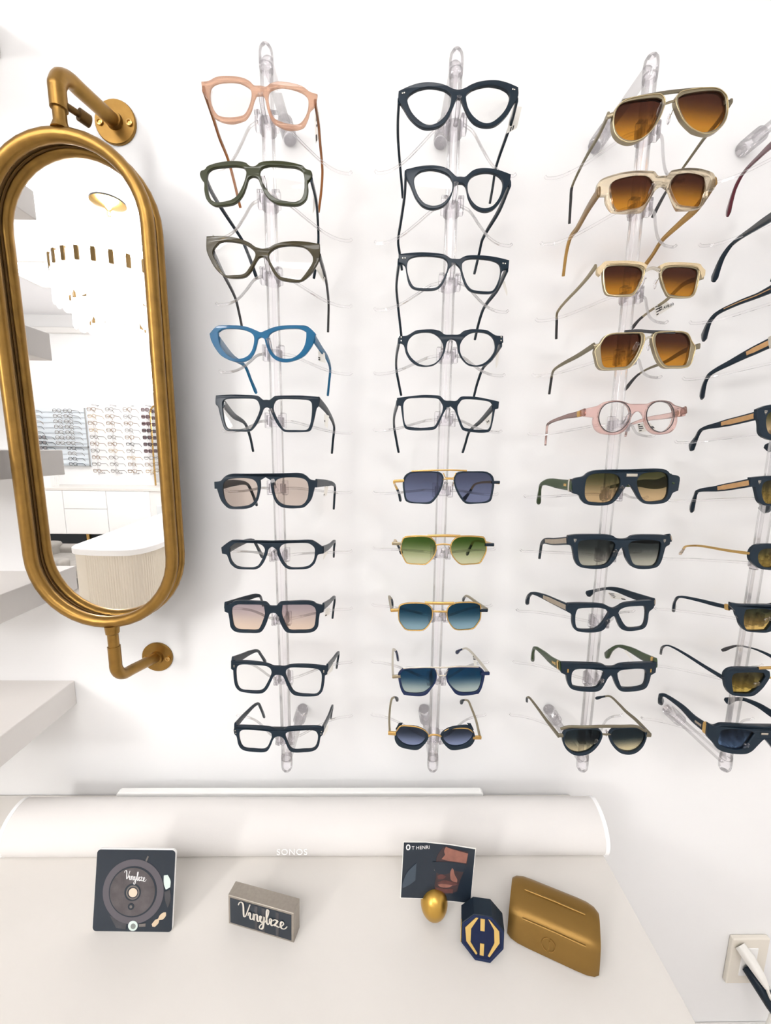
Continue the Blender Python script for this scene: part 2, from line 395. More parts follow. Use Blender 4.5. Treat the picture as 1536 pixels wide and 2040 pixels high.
for a, b in ((-.675, -.668), (.418, .425)):
    bm = barprof(bmesh.new(), a, b, 1.012); o = mesh_obj('end_cap', bm, mat('glossy_white_plastic', (252, 252, 252), .25), sb); rel(o, so)
pA = aty(560, 1697, -.142); pB = aty(604, 1697, -.142)
bm = text_bm('SONOS', .0155, .0006, lambda a, b, c: (pA.x*.5+pB.x*.5+a, -.1434+b*.12+c, pA.z-CT+b), spacing=1.12)
o = mesh_obj('wordmark', bm, mat('white_lettering', (255, 255, 255), .3), sb, smooth=0); rel(o, so)

pz = aty(600, 1573.5, -.046).z; px0 = aty(235, 1580, -.046).x; px1 = aty(962, 1578, -.046).x
fp = empty('flat_panel', ((px0+px1)/2, -.046, CT), 'slim white panel standing upright behind the sound bar', 'panel')
w2 = (px1-px0)/2; bm = bmesh.new()
lp = []
for sx, sz, a0 in ((1, 1, 0), (-1, 1, 90), (-1, -1, 180), (1, -1, 270)):
    for k in range(7):
        a = math.radians(a0+15*k); lp.append((sx*(w2-.008)+.008*math.cos(a), (pz-CT)/2+sz*((pz-CT)/2-.008)+.008*math.sin(a)))
flat(bm, [lp], .014, .003, lambda a, b, c: (a, -.004+c-.007+.004, b)); mesh_obj('body', bm, M_whitepl, fp)
gx = aty(918, 1578, -.02).x-(px0+px1)/2
bm = bmesh.new(); bx(bm, gx-.045, gx+.045, -.0082, -.0072, pz-CT-.0125, pz-CT-.009); mesh_obj('groove', bm, mat('pale_grey_plastic', (205, 204, 202), .5), fp)

# ------------------------------------------------------------------ script lettering
V_STROKES = [[(-.05, .74), (0, .92), (.1, 1.0), (.17, .85), (.2, .05), (.27, .12), (.48, 1.0)],
    [(.38, .2), (.46, .44), (.475, .12), (.53, 0), (.60, .12)], [(.60, .12), (.645, .44), (.64, 0)], [(.645, .18), (.70, .40), (.77, .45), (.80, .36), (.795, .10), (.84, 0), (.90, .12)],
    [(.90, .12), (.94, .44), (.93, .14), (.98, .02), (1.05, .10), (1.10, .44)], [(1.10, .44), (1.08, 0), (1.03, -.36), (.94, -.46), (.88, -.36), (.98, -.12), (1.16, .14)],
    [(1.16, .14), (1.27, .60), (1.31, .92), (1.26, 1.0), (1.215, .80), (1.215, .20), (1.26, 0), (1.33, .12)], [(1.33, .12), (1.39, .44), (1.395, .12), (1.44, 0), (1.50, .10)],
    [(1.50, .36), (1.56, .45), (1.70, .43)], [(1.70, .43), (1.62, .24), (1.53, .03)], [(1.53, .03), (1.62, .07), (1.74, .02)],
    [(1.74, .02), (1.86, .16), (1.95, .34), (1.90, .46), (1.83, .36), (1.82, .14), (1.88, 0), (2.0, .04), (2.1, .24)]]
def script_word(fn, w, r, yk=.6):
    bm = bmesh.new()
    for st in V_STROKES:
        P = catmull([(x, y, 0) for x, y in st], 4)
        hw = []
        for i, p in enumerate(P):
            d = (P[min(i+1, len(P)-1)]-P[max(i-1, 0)]); hw.append(r*(1.25 if d.y < 0 else .75))
        L = []; 
        for i, p in enumerate(P):
            d = (P[min(i+1, len(P)-1)]-P[max(i-1, 0)]).normalized(); nn = Vector((-d.y, d.x, 0))
            q = [p+nn*hw[i], p-nn*hw[i]]
            L.append([[bm.verts.new(fn(v.x*w/2.12, v.y*yk*w/2.12, c)) for v in q] for c in (0, -.0004)])
        for A, B in zip(L, L[1:]):
            for c in (0, 1): bm.faces.new((A[c][0], A[c][1], B[c][1], B[c][0]))
            for e in (0, 1): bm.faces.new((A[0][e], B[0][e], B[1][e], A[1][e]))
    bmesh.ops.recalc_face_normals(bm, faces=bm.faces[:]); return bm

# ------------------------------------------------------------------ square card with the record, leaning back
def card_frame(pBL, pBR, pTL, lean):
    """base line on the counter, leaning back by `lean`; returns origin, axes and a pixel->plane function"""
    a, b = atz(*pBL, CT), atz(*pBR, CT); U = (b-a).normalized(); bk = Vector((-U.y, U.x, 0))
    if bk.y < 0: bk = -bk
    V = (Vector((0, 0, math.cos(lean))) + bk*math.sin(lean)); n = U.cross(V)
    f = lambda u, v: (lambda q: ((q-a).dot(U), (q-a).dot(V)))(onplane(u, v, a, n))
    return a, U, V, n, f, (b-a).length
M_cardblack = mat('matte_black_print', lrgb=(.014, .022, .034), rough=.3, spec=.4)
c0, U, V, nn, pf, wid = card_frame((184, 1855), (343, 1857), (190, 1692), math.radians(13))
K = zoom
rec = empty('record_card', c0, 'square black card printed with a vinyl record, propped up left on the counter', 'card')
def P3(a, b, c): return U*a + V*b - nn*c if nn.y > 0 else U*a + V*b + nn*c
fn_front = lambda lift: (lambda a, b, c: U*a + V*b + (nn if nn.y < 0 else -nn)*(lift-c))
hC = pf(266, 1692)[1]; wC = (pf(347, 1696)[0]-pf(190, 1696)[0]+wid)/2
def rrect(w, h, r, x0=0, y0=0):
    L = []
    for cx, cy, a0 in ((w-r, h-r, 0), (r, h-r, 90), (r, r, 180), (w-r, r, 270)):
        for k in range(6):
            a = math.radians(a0+18*k); L.append((x0+cx+r*math.cos(a), y0+cy+r*math.sin(a)))
    return L
bm = bmesh.new(); flat(bm, [rrect(wC, hC, .006)], .004, .0008, fn_front(.0)); mesh_obj('board', bm, M_whitepl, rec)
bm = bmesh.new(); flat(bm, [rrect(wC-.001, hC-.001, .0055, .0005, .0005)], .0006, .0002, fn_front(.0006)); mesh_obj('black_print', bm, M_cardblack, rec)
cz = (160, 1660, 3.2)
def cpx(x, y): return pf(*zoom(cz, [(x, y)])[0])
def disc(name, x, y, rpx, lift, m, th=.0004, rin=0):
    a, b = cpx(x, y); r = rpx/3.2*wC/157.0
    L = [[(a+r*math.cos(t*2*PI/48), b+r*math.sin(t*2*PI/48)) for t in range(48)]]
    if rin:
        ri = rin/3.2*wC/157.0; L.append([(a+ri*math.cos(t*2*PI/48), b+ri*math.sin(t*2*PI/48)) for t in range(48)])
    bm = bmesh.new(); flat(bm, L, th, .0001, fn_front(lift)); return mesh_obj(name, bm, m, rec)
disc('record_rim', 340, 368, 193, .0011, mat('dark_grey_print', (88, 84, 90), .5))
disc('record_groove', 338, 368, 152, .0014, M_cardblack)
disc('record_face', 336, 368, 143, .0017, mat('smoky_print', (92, 86, 88), .45, noise=.75, nscale=60))
disc('hub', 338, 370, 52, .0020, M_cardblack); disc('hub_ring', 340, 370, 42, .0023, mat('grey_print', (110, 104, 100), .5), rin=34)
disc('hub_stud', 342, 370, 27, .0026, mat('pale_gold_print', (222, 200, 178), .4)); disc('small_knob', 328, 460, 20, .0021, M_cardblack); disc('small_knob', 328, 460, 9, .0024, mat('grey_print', (110, 104, 100)))
disc('silver_badge', 338, 586, 30, .0012, mat('pale_silver_print', (206, 220, 214), .4)); disc('badge_centre', 340, 588, 16, .0015, mat('mid_grey_print', (128, 134, 130), .4))
a, b = cpx(288, 285); dx = cpx(428, 262)[0]-a
o = mesh_obj('lettering', script_word(lambda x, y, c: U*(a+x) + V*(b+y-.10*x) + (nn if nn.y < 0 else -nn)*(.0022+c), dx, .028, .8), mat('white_print', (238, 238, 238), .4), rec, smooth=0)
def poly(name, pts, lift, m, par=rec, fr=None, tf=None):
    L = [(fr or cpx)(x, y) for x, y in pts]; L = smooth2(L, 4, .8) if len(L) > 4 and name.startswith('printed_') else L; bm = bmesh.new(); flat(bm, [L], .0004, .0001, (tf or fn_front)(lift)); return mesh_obj(name, bm, m, par)
poly('printed_spectacles', [(458, 575), (480, 548), (498, 540), (508, 520), (530, 502), (548, 500), (548, 522), (528, 545), (506, 548), (500, 570), (478, 592), (462, 590)], .0013, mat('tan_print', (206, 186, 158), .5))
poly('printed_reflection', [(535, 265), (560, 262), (578, 300), (575, 340), (548, 355), (535, 320)], .0013, mat('pale_silver_print'))
poly('printed_reflection', [(538, 370), (575, 355), (580, 420), (560, 470), (545, 430)], .0013, mat('mid_dark_print', (70, 70, 74), .5, noise=.6, nscale=80))
poly('printed_reflection', [(418, 170), (432, 140), (440, 145), (426, 178)], .0013, mat('grey_print'))
poly('printed_reflection', [(190, 520), (250, 548), (300, 560), (290, 610), (230, 600)], .0009, mat('mid_dark_print'))
poly('printed_reflection', [(375, 575), (420, 570), (418, 590), (378, 592)], .0013, mat('grey_print'))
o = mesh_obj('easel_leg', sweep(bmesh.new(), [U*(wC/2)+V*(hC*.7)+Vector((0, .006, 0)), Vector((U*(wC/2)).to_tuple())+Vector((0, .075, .0025))], .012, .0015, upv=(0, 1, 0), n=8, power=4), M_whitepl, rec)

# ------------------------------------------------------------------ metal block with the black face
cz2 = (160, 1660, 3.2)
q = lambda x, y: zoom(cz2, [(x, y)])[0]
a0, U, V, nn, pf2, wid = card_frame(q(945, 575), q(1360, 700), q(930, 390), math.radians(3))
hB = pf2(*q(930, 392))[1]*.5+pf2(*q(1352, 508))[1]*.5
blk = empty('logo_block', a0, 'brushed metal display block with a black front and script lettering, right of the record card', 'display block')
nb = nn if nn.y > 0 else -nn
dp = (atz(*q(985, 300), CT+hB*V.z)-atz(*q(930, 390), CT+hB*V.z)).length
dp = min(max(dp, .02), .05)
bkv = Vector((nb.x, nb.y, 0)).normalized()
def f2(lift): return lambda a, b, c: U*a+V*b-nb*(lift)+bkv*c
bm = bmesh.new(); flat(bm, [[(0, 0), (wid, 0), (wid, hB), (0, hB)]], dp, .0012, f2(0)); mesh_obj('metal_body', bm, mat('brushed_nickel', lrgb=(.40, .36, .31), rough=.38, metal=.7, noise=.2, nscale=200), blk)
e = .0035; bm = bmesh.new(); flat(bm, [[(e, e), (wid-e, e), (wid-e, hB-e), (e, hB-e)]], .0006, .0001, f2(.0004)); mesh_obj('black_face', bm, M_cardblack, blk)
for x in (.42, .53, .74):
    bm = bmesh.new(); flat(bm, [[(wid*x, e*1.2), (wid*(x+.04), e*1.2), (wid*(x+.045), hB*.9), (wid*(x-.005), hB*.9)]], .0003, .0001, f2(.0008)); mesh_obj('printed_streak', bm, mat('mid_dark_print'), blk)
a, b = pf2(*q(1005, 478)); a2, b2 = pf2(*q(1310, 572)); dx = a2-a; sl = 0.0
a, b = pf2(*q(1030, 525))
mesh_obj('lettering', script_word(lambda x, y, c: U*(a-.003+x) + V*(b+y) - nb*(.0016+c), dx, .031, .66), mat('pale_silver_ink', (214, 208, 196), .35), blk, smooth=0)

# ------------------------------------------------------------------ portrait card in an egg-shaped gold holder
cz3 = (740, 1640, 3.072)
q3 = lambda x, y: zoom(cz3, [(x, y)])[0]
eg = atz(*q3(385, 612), CT)+Vector((0, .009, 0))
er = 26.5/F_PX*((eg-CAM).dot(_fw))
egg = empty('card_holder', eg, 'small egg-shaped gold card holder under the portrait card', 'card holder')
bm = bmesh.new(); lathe(bm, [(0, 0)]+[(er*math.sin(PI*k/18)*(1.0-.07*math.cos(PI*k/18)), er*1.22*(1-math.cos(PI*k/18))) for k in range(1, 18)]+[(0, er*2.44)], (0, 0, 0), 'z', 32)
mesh_obj('egg', bm, mat('satin_gold', lrgb=(.55, .33, .07), rough=.32, metal=.9), egg)
pc = Vector((eg.x, eg.y, CT+er*2.2)); ln = math.radians(10)
Uc = Vector((1, .06, 0)).normalized(); Vc = Vector((-math.sin(ln)*.06, math.sin(ln), math.cos(ln))).normalized(); nc = Uc.cross(Vc).normalized()
pf3 = lambda x, y: (lambda p: ((p-pc).dot(Uc), (p-pc).dot(Vc)))(onplane(*q3(x, y), pc, nc))
fc = nc if nc.y < 0 else -nc
por = empty('portrait_card', pc, 'dark photo card of a man in sunglasses held up in the gold holder', 'card')
def f3(lift): return lambda a, b, c: Uc*a+Vc*b+fc*(lift-c+.0004*(a/.05)**2)
poly('card', [(195, 111), (330, 113), (480, 128), (639, 152), (606, 490), (480, 478), (330, 463), (176, 456)], 0, M_paper, por, pf3, f3)
poly('dark_print', [(198, 116), (330, 118), (480, 133), (634, 157), (603, 485), (480, 473), (330, 458), (180, 452)], .0005, M_cardblack, por, pf3, f3)
sk = mat('skin_tone_print', (150, 100, 86), .6, noise=.5, nscale=90); skd = mat('shaded_skin_print', (98, 58, 54), .6, noise=.5, nscale=90)
for nm, m, pts in (('face', mat('dark_skin_print', (62, 46, 48), .6, noise=.4, nscale=90), [(398,205),(440,142),(590,172),(582,250),(545,335),(522,415),(440,432),(390,420),(386,375),(396,310)]), ('dark_glasses', M_cardblack, [(372,232),(480,232),(580,246),(566,292),(510,285),(492,268),(476,300),(430,308),(390,296)]), ('forehead', sk, [(455, 140), (480, 150), (530, 165), (590, 180), (578, 240), (520, 232), (470, 226), (428, 215), (450, 190), (444, 165)]),
    ('nose', sk, [(484, 268), (500, 268), (508, 310), (524, 340), (522, 358), (498, 352), (482, 335)]),
    ('cheek', skd, [(402, 318), (430, 306), (455, 322), (440, 336), (405, 338)]), ('upper_lip', skd, [(400, 362), (440, 345), (500, 356), (530, 366), (500, 378), (440, 370)]),
    ('lips', sk, [(405, 372), (450, 362), (500, 374), (470, 388), (420, 386)]), ('chin', skd, [(388, 388), (440, 396), (498, 398), (496, 425), (440, 420), (396, 408)]),
    ('jacket', mat('dark_grey_cloth_print', (58, 70, 82), .6), [(190, 392), (235, 370), (268, 345), (275, 240), (262, 250), (215, 300), (188, 370)]),
    ('temple_glint', mat('grey_print'), [(382, 280), (424, 290), (424, 296), (384, 286)])):
    poly('printed_'+nm, pts, {'face': .0011, 'dark_glasses': .0017}.get(nm, .0014), m, por, pf3, f3)
lx0, lz0 = pf3(244, 146); lx1, _ = pf3(342, 150)
bm = text_bm('T HENRI', .0074, .0003, lambda a, b, c: Uc*((lx0+lx1)/2+.002+a)+Vc*(lz0-.0005+b-.02*a)+fc*(.0018-c+.0004*(((lx0+lx1)/2+a)/.05)**2), spacing=1.05)
mesh_obj('lettering', bm, mat('white_print'), por, smooth=0)
ax, az = pf3(224, 142)
bm = bmesh.new(); flat(bm, [[(ax+.0036*math.cos(t*PI/10), az+.0046*math.sin(t*PI/10)) for t in range(20)], [(ax+.0018*math.cos(t*PI/10), az+.0028*math.sin(t*PI/10)) for t in range(20)]], .0003, .0001, f3(.0016)); mesh_obj('emblem', bm, mat('white_print'), por)

# ------------------------------------------------------------------ octagonal navy block with gold emblem
oa = atz(*q3(632, 838), CT); ob_ = atz(*q3(728, 857), CT); U = (ob_-oa).normalized(); bk = Vector((-U.y, U.x, 0)); ln = math.radians(20)
V = Vector((0, 0, math.cos(ln)))+bk*math.sin(ln); nn = U.cross(V).normalized(); nn = nn if nn.y < 0 else -nn
oct_ = empty('octagonal_block', oa, 'navy octagonal display block with a gold emblem on its face', 'display block')
pfo = lambda x, y: (lambda p: ((p-oa).dot(U), (p-oa).dot(V)))(onplane(*q3(x, y), oa, nn))
front = [(632, 840), (728, 857), (810, 772), (814, 662), (738, 572), (628, 556), (553, 610), (548, 730)]
L = [pfo(x, y) for x, y in front]; zz = min(b for a, b in L); L = [(a, max(b, 0)) for a, b in L]
topc = pfo(*front[5]); ptop = oa+U*topc[0]+V*topc[1]; pb2 = atz(*q3(632, 447), ptop.z); dpo = min(max((pb2-ptop).dot(bk), .02), .06)
fo = lambda lift: (lambda a, b, c: U*a+V*b+nn*lift+bk*c)
bm = bmesh.new(); flat(bm, [L], dpo, .0015, fo(0)); mesh_obj('block', bm, M_black, oct_, smooth=25)
cxo = sum(a for a, b in L)/8; czo = sum(b for a, b in L)/8
sc = lambda s: [(cxo+(a-cxo)*s, czo+(b-czo)*s) for a, b in L]
bm = bmesh.new(); flat(bm, [sc(.97), sc(.86)], .0012, .0003, fo(.0012)); mesh_obj('raised_edge', bm, M_navy, oct_, smooth=25)
bm = bmesh.new(); flat(bm, [sc(.86)], .0006, .0001, fo(.0006)); mesh_obj('navy_face', bm, mat('navy_enamel', lrgb=(.005, .011, .045), rough=.35, spec=.25), oct_)
go = mat('gold_inlay', lrgb=(.66, .45, .14), rough=.4, metal=.5)
for pts in ([(640, 574), (654, 576), (610, 640), (606, 722), (648, 792), (640, 800), (580, 716), (574, 634)],
            [(714, 584), (722, 588), (782, 660), (784, 730), (722, 816), (712, 808), (752, 730), (750, 650)],
            [(667, 580), (694, 584), (692, 658), (666, 654)], [(664, 732), (690, 736), (686, 808), (662, 802)]):
    bm = bmesh.new(); flat(bm, [[pfo(x, y) for x, y in pts]], .001, .0002, fo(.0016)); mesh_obj('gold_emblem', bm, go, oct_)
bm = bmesh.new(); flat(bm, [[(a, b) for a, b in [pfo(549, 728), pfo(552, 612), pfo(548, 612), pfo(545, 730)]]], .006, .0003, fo(0)); mesh_obj('gold_edge', bm, go, oct_)

# ------------------------------------------------------------------ gold spectacle case
ca = atz(*q3(826, 712), CT); cb = atz(*q3(1395, 978), CT); U = (cb-ca).normalized(); bk = Vector((-U.y, U.x, 0)); Lc = (cb-ca).length
case = empty('spectacle_case', ca, 'gold hard spectacle case lying at the right end of the counter items', 'case')
def at_h(x, y, h):
    p = atz(*q3(x, y), CT+h)-ca; return (p.dot(U), p.dot(bk))
prof = [(0, .002), (.001, .010), (.006, .030), (.010, .040), (.018, .046), (.040, .0535), (.048, .0545), (.060, .052), (.072, .040), (.076, .020), (.074, .003), (.070, 0), (.004, 0)]
CASE_PROF = prof
pr = catmull([(a, b, 0) for a, b in prof], 3, closed=True, corner=1.2); n = len(pr)
bm = bmesh.new(); rings = []
ctr = Vector((.038, .022, 0))
for t, s in ((0.0, .80), (.006, .92), (.016, .985), (.03, 1.0), (Lc-.030, 1.0), (Lc-.016, .985), (Lc-.006, .92), (Lc, .80)):
    rings.append([bm.verts.new(U*t + bk*(ctr.x+(p.x-ctr.x)*s) + Vector((0, 0, max(0, ctr.y+(p.y-ctr.y)*s if p.y > .004 else p.y)))) for p in pr])
for A, B in zip(rings, rings[1:]):
    for k in range(n): bm.faces.new((A[k], A[(k+1) % n], B[(k+1) % n], B[k]))
bm.faces.new(rings[0]); bm.faces.new(rings[-1]); bmesh.ops.recalc_face_normals(bm, faces=bm.faces[:])
M_case = mat('satin_bronze_gold', lrgb=(.25, .142, .033), rough=.42, metal=.7, noise=.08, nscale=40)
mesh_obj('shell', bm, M_case, case, smooth=35)
for (a, b) in ((.0085, .0395), (.040, .0545)):
    tube('ridge', [U*(.02)+bk*a+Vector((0, 0, b-.0008)), U*(Lc*.5)+bk*a+Vector((0, 0, b)), U*(Lc-.02)+bk*a+Vector((0, 0, b-.0008))], .0016, M_case, case, n=8)
em = mat('embossed_bronze', lrgb=(.30, .165, .04), rough=.45, metal=.7)
ec = U*(Lc*.46)+bk*.0030+Vector((0, 0, .020)); nrm = Vector((0, 0, .02))+bk*.005; nrm.normalize()
for t0, t1 in ((100, 260), (-80, 80)):
    tube('embossed_emblem', [ec+U*(.009*math.cos(math.radians(t0+(t1-t0)*k/8)))+nrm*(.009*math.sin(math.radians(t0+(t1-t0)*k/8))) for k in range(9)], .0008, em, case, n=6)
tube('embossed_emblem', [ec-nrm*.006+U*.001, ec+nrm*.006+U*.001], .0008, em, case, n=6)

# ------------------------------------------------------------------ wall socket with two plugs
oz0, oz1 = .250, .377; ox0 = .826; ox1 = ox0+.088
so_ = empty('wall_socket', ((ox0+ox1)/2, 0, oz0), 'white double wall socket low on the wall at the right edge', 'socket')
xm = (ox1-ox0)/2
bm = bmesh.new(); bx(bm, -xm, xm, -.011, 0, 0, oz1-oz0, .003); mesh_obj('face_plate', bm, mat('ivory_plastic', (232, 226, 214), .4), so_)
bm = bmesh.new(); bx(bm, -xm*.42, xm*.42, -.0125, -.010, .025, oz1-oz0-.025, .001); mesh_obj('outlet_insert', bm, M_whitepl, so_)
def plug(name, px, m, lab, pts, r):
    t = empty(name, pts[0], lab, 'plug'); o = Vector(pts[0])
    bm = sweep(bmesh.new(), [Vector(p)-o for p in pts[:4]], [r*3.6, r*3.9, r*2.9, r*1.4], [r*3.0, r*3.3, r*2.4, r*1.4], n=12, power=3); mesh_obj('plug_body', bm, m, t)
    tube('cable', [Vector(p)-o for p in catmull(pts[3:], 8)], r, m, t, n=8)
zA = aty(1478, 1893, -.02); zB = aty(1494, 1932, -.02)
plug('power_plug', 0, mat('white_cable', (238, 236, 230), .5), 'white power plug in the upper outlet of the wall socket', [(zA.x+.002, -.0125, zA.z+.002), (zA.x+.008, -.030, zA.z-.006), (zA.x+.022, -.050, zA.z-.030), (zA.x+.032, -.056, zA.z-.050), (zA.x+.05, -.058, zA.z-.10), (zA.x+.045, -.05, zA.z-.20), (zA.x-.02, -.04, .004), (zA.x-.1, -.05, .004)], .0032)
plug('power_plug', 0, M_black, 'black power plug in the lower outlet of the wall socket', [(zB.x+.004, -.013, zB.z-.004), (zB.x+.008, -.040, zB.z-.012), (zB.x+.020, -.058, zB.z-.040), (zB.x+.032, -.064, zB.z-.066), (zB.x+.06, -.066, zB.z-.13), (zB.x+.1, -.06, .005), (zB.x+.3, -.07, .005)], .004)

# ------------------------------------------------------------------ clear display rods with brackets
ROD_X = [-.155, .0965, .3575, .6095]; ROD_Y = -.144; ROD_T, ROD_B = 1.996, .946
YF = -.170                                                      # front of the spectacles
ROD_LABEL = ['clear acrylic display rod nearest the gold mirror, carrying ten pairs', 'second clear acrylic display rod from the gold mirror',
             'third clear acrylic display rod, carrying brown sunglasses at the top', 'clear acrylic display rod at the right edge of the photo']
rods = []
for i, x in enumerate(ROD_X):
    t = empty('display_rod', (x, ROD_Y, ROD_B), ROD_LABEL[i], 'display rod', 'clear display rods on the wall'); rods.append(t)
    if i == 0:
        h = ROD_T-ROD_B; bm = bmesh.new(); lathe(bm, [(.0062, .012), (.0088, .012), (.0088, h-.012), (.0062, h-.012)], n=24)
        bmesh.ops.delete(bm, geom=[f for f in bm.faces if len(f.verts) > 4], context='FACES')
        base = [mesh_obj('tube', bm, M_acr, t)]
        bm = bmesh.new(); bx(bm, -.0022, .0022, .0030, .0050, .015, h-.015); base.append(mesh_obj('slot_strip', bm, M_acr, t))
        for zc, s in ((h-.010, 1), (.010, -1)):
            bm = bmesh.new(); lathe(bm, [(.0092, -.008*s), (.0096, 0), (.0096, .010*s), (.0088, .016*s), (.006, .0205*s), (0, .022*s)], (0, 0, zc), n=24); base.append(mesh_obj('end_cap', bm, M_peg, t))
        for zc in (h-.002, .006):
            bm = bmesh.new(); lathe(bm, [(.0075, .0), (.0075, -ROD_Y-.034)], (0, .006, zc), 'y', 20); p = mesh_obj('standoff_pin', bm, M_acr, t); base.append(p)
            bm = bmesh.new(); lathe(bm, [(.0085, -.038), (.0118, -.037), (.0122, -.030), (.0122, -.006), (.011, -.001), (0, -.0005)], (0, -ROD_Y, zc), 'y', 24); base.append(mesh_obj('wall_socket_cup', bm, M_peg, t))
    else:
        for o in base: link(o.copy(), t)
def make_bracket():
    """clip around the rod with two swept arms and a nose peg; origin on the rod axis"""
    bm = bmesh.new()
    lathe(bm, [(.0092, -.008), (.0112, -.008), (.0112, .006), (.0092, .006)], n=18)
    for s in (-1, 1):
        bx(bm, s*.0115-.004, s*.0115+.004, -.012, -.002, -.010, .012, .0012)
        bx(bm, s*.0085-.002, s*.0085+.002, -.018, -.009, -.006, .008, .0008)
    clip = mesh_obj('bracket', bm, M_peg)
    arms = []
    for s in (-1, 1):
        P = catmull([(s*.012, -.008, 0), (s*.026, .002, -.0005), (s*.045, .026, -.005), (s*.066, .050, -.010), (s*.086, .064, -.013), (s*.104, .068, -.0135), (s*.108, .068, -.0105)], 5)
        arms.append(mesh_obj('arm', sweep(bmesh.new(), P, .0019, .0021, n=8), M_acr))
    peg = mesh_obj('nose_peg', sweep(bmesh.new(), catmull([(0, -.010, -.002), (0, -.020, 0), (0, -.027, .006), (0, -.031, .012), (0, -.034, .0135)], 4), [.003]*12+[.0026]*4+[.0032], n=10), M_peg)
    return clip, arms, peg
BR = None
def bracket(rod, z):
    global BR
    if BR is None: BR = make_bracket(); first = True
    else: first = False
    clip, arms, peg = BR
    c = clip if first else link(clip.copy())
    c.parent = rod; c.location = (0, 0, z-ROD_B)
    for o in (*arms, peg):
        p = o if first else link(o.copy())
        p.parent = c

# ------------------------------------------------------------------ spectacles
KW, TILT = 1.35, .05
GL = {}
class Pose:
    """front surface of one pair: a gently wrapped, slightly tilted sheet standing at y0"""
    def __init__(s, px, y0=YF, kw=KW, tilt=TILT):
        p = aty(px[0], px[1], y0); s.o = p; s.y0 = y0; s.kw = kw; s.t = tilt
    def dep(s, a, b): return s.kw*a*a/(1+abs(a)*2.0) + s.t*b
    def un(s, u, v):
        y = s.y0
        for _ in range(8):
            P = aty(u, v, y); y = s.y0 + s.dep(P.x-s.o.x, P.z-s.o.z)
        return (P.x-s.o.x, P.z-s.o.z)
    def at(s, off=0): return lambda a, b, c: (a, s.dep(a, b)+off+c, b)
def mirror_map(L, R):
    """map of the traced left half onto the right half: L, R are the matching outer corners"""
    k = -R[0]/L[0]; sh = (R[1]-L[1])/R[0]
    def f(p):
        x = -p[0]*k; y = p[1]; return (x-sh*y*.5, y+sh*x)
    return f
def temple_pts(C, pts, ni, ps, yn, yt, x_in=True):
    px = zoom(C, pts) if C else pts
    acc = [0]
    for a, b in zip(px, px[1:]): acc.append(acc[-1]+math.hypot(b[0]-a[0], b[1]-a[1]))
    a0, b0 = ps.un(*px[0]); yh = ps.y0+ps.dep(a0, b0)+.0025
    out = []
    for i, (u, v) in enumerate(px):
        if i <= ni: y = yh+(yn-yh)*(acc[i]/max(acc[ni], 1e-6))
        else: y = yn+(yt-yn)*((acc[i]-acc[ni])/max(acc[-1]-acc[ni], 1e-6))
        out.append(aty(u, v, y)-ps.o)
    return out
def temple(name, P, ni, hs, wd, m, par, tip=None, tipfrom=None, power=3.4):
    """P points hinge..tip (local); hs = heights in mm at hinge, middle, ear bend, tip neck, tip"""
    Q = catmull(P, 5); N = len(Q); nb = ni*5
    H = []
    for i in range(N):
        t = i/nb*2 if i <= nb else 2+(i-nb)/max(N-1-nb, 1)*2
        k = min(int(t), 3); f = t-k; H.append((hs[k]*(1-f)+hs[k+1]*f)/2000)
    H[-1] *= .6
    if hs[4] >= 14: wd = [wd*(1+.9*max(0, (i-nb-(N-nb)*.35)/((N-nb)*.65))) for i in range(N)]; wd[-1] *= .55
    if tip:
        cut = nb+int((N-1-nb)*tipfrom)
        o = mesh_obj(name, sweep(bmesh.new(), Q[:cut+1], wd, H[:cut+1], n=12, upv=(0, 0, 1), power=power), m, par)
        mesh_obj('temple_tip', sweep(bmesh.new(), Q[cut:], [wd*1.12]*(N-cut), [h*1.1 for h in H[cut:]], n=12, upv=(0, 0, 1), power=power), tip, o)
        return o
    return mesh_obj(name, sweep(bmesh.new(), Q, wd, H, n=12, upv=(0, 0, 1), power=power), m, par)
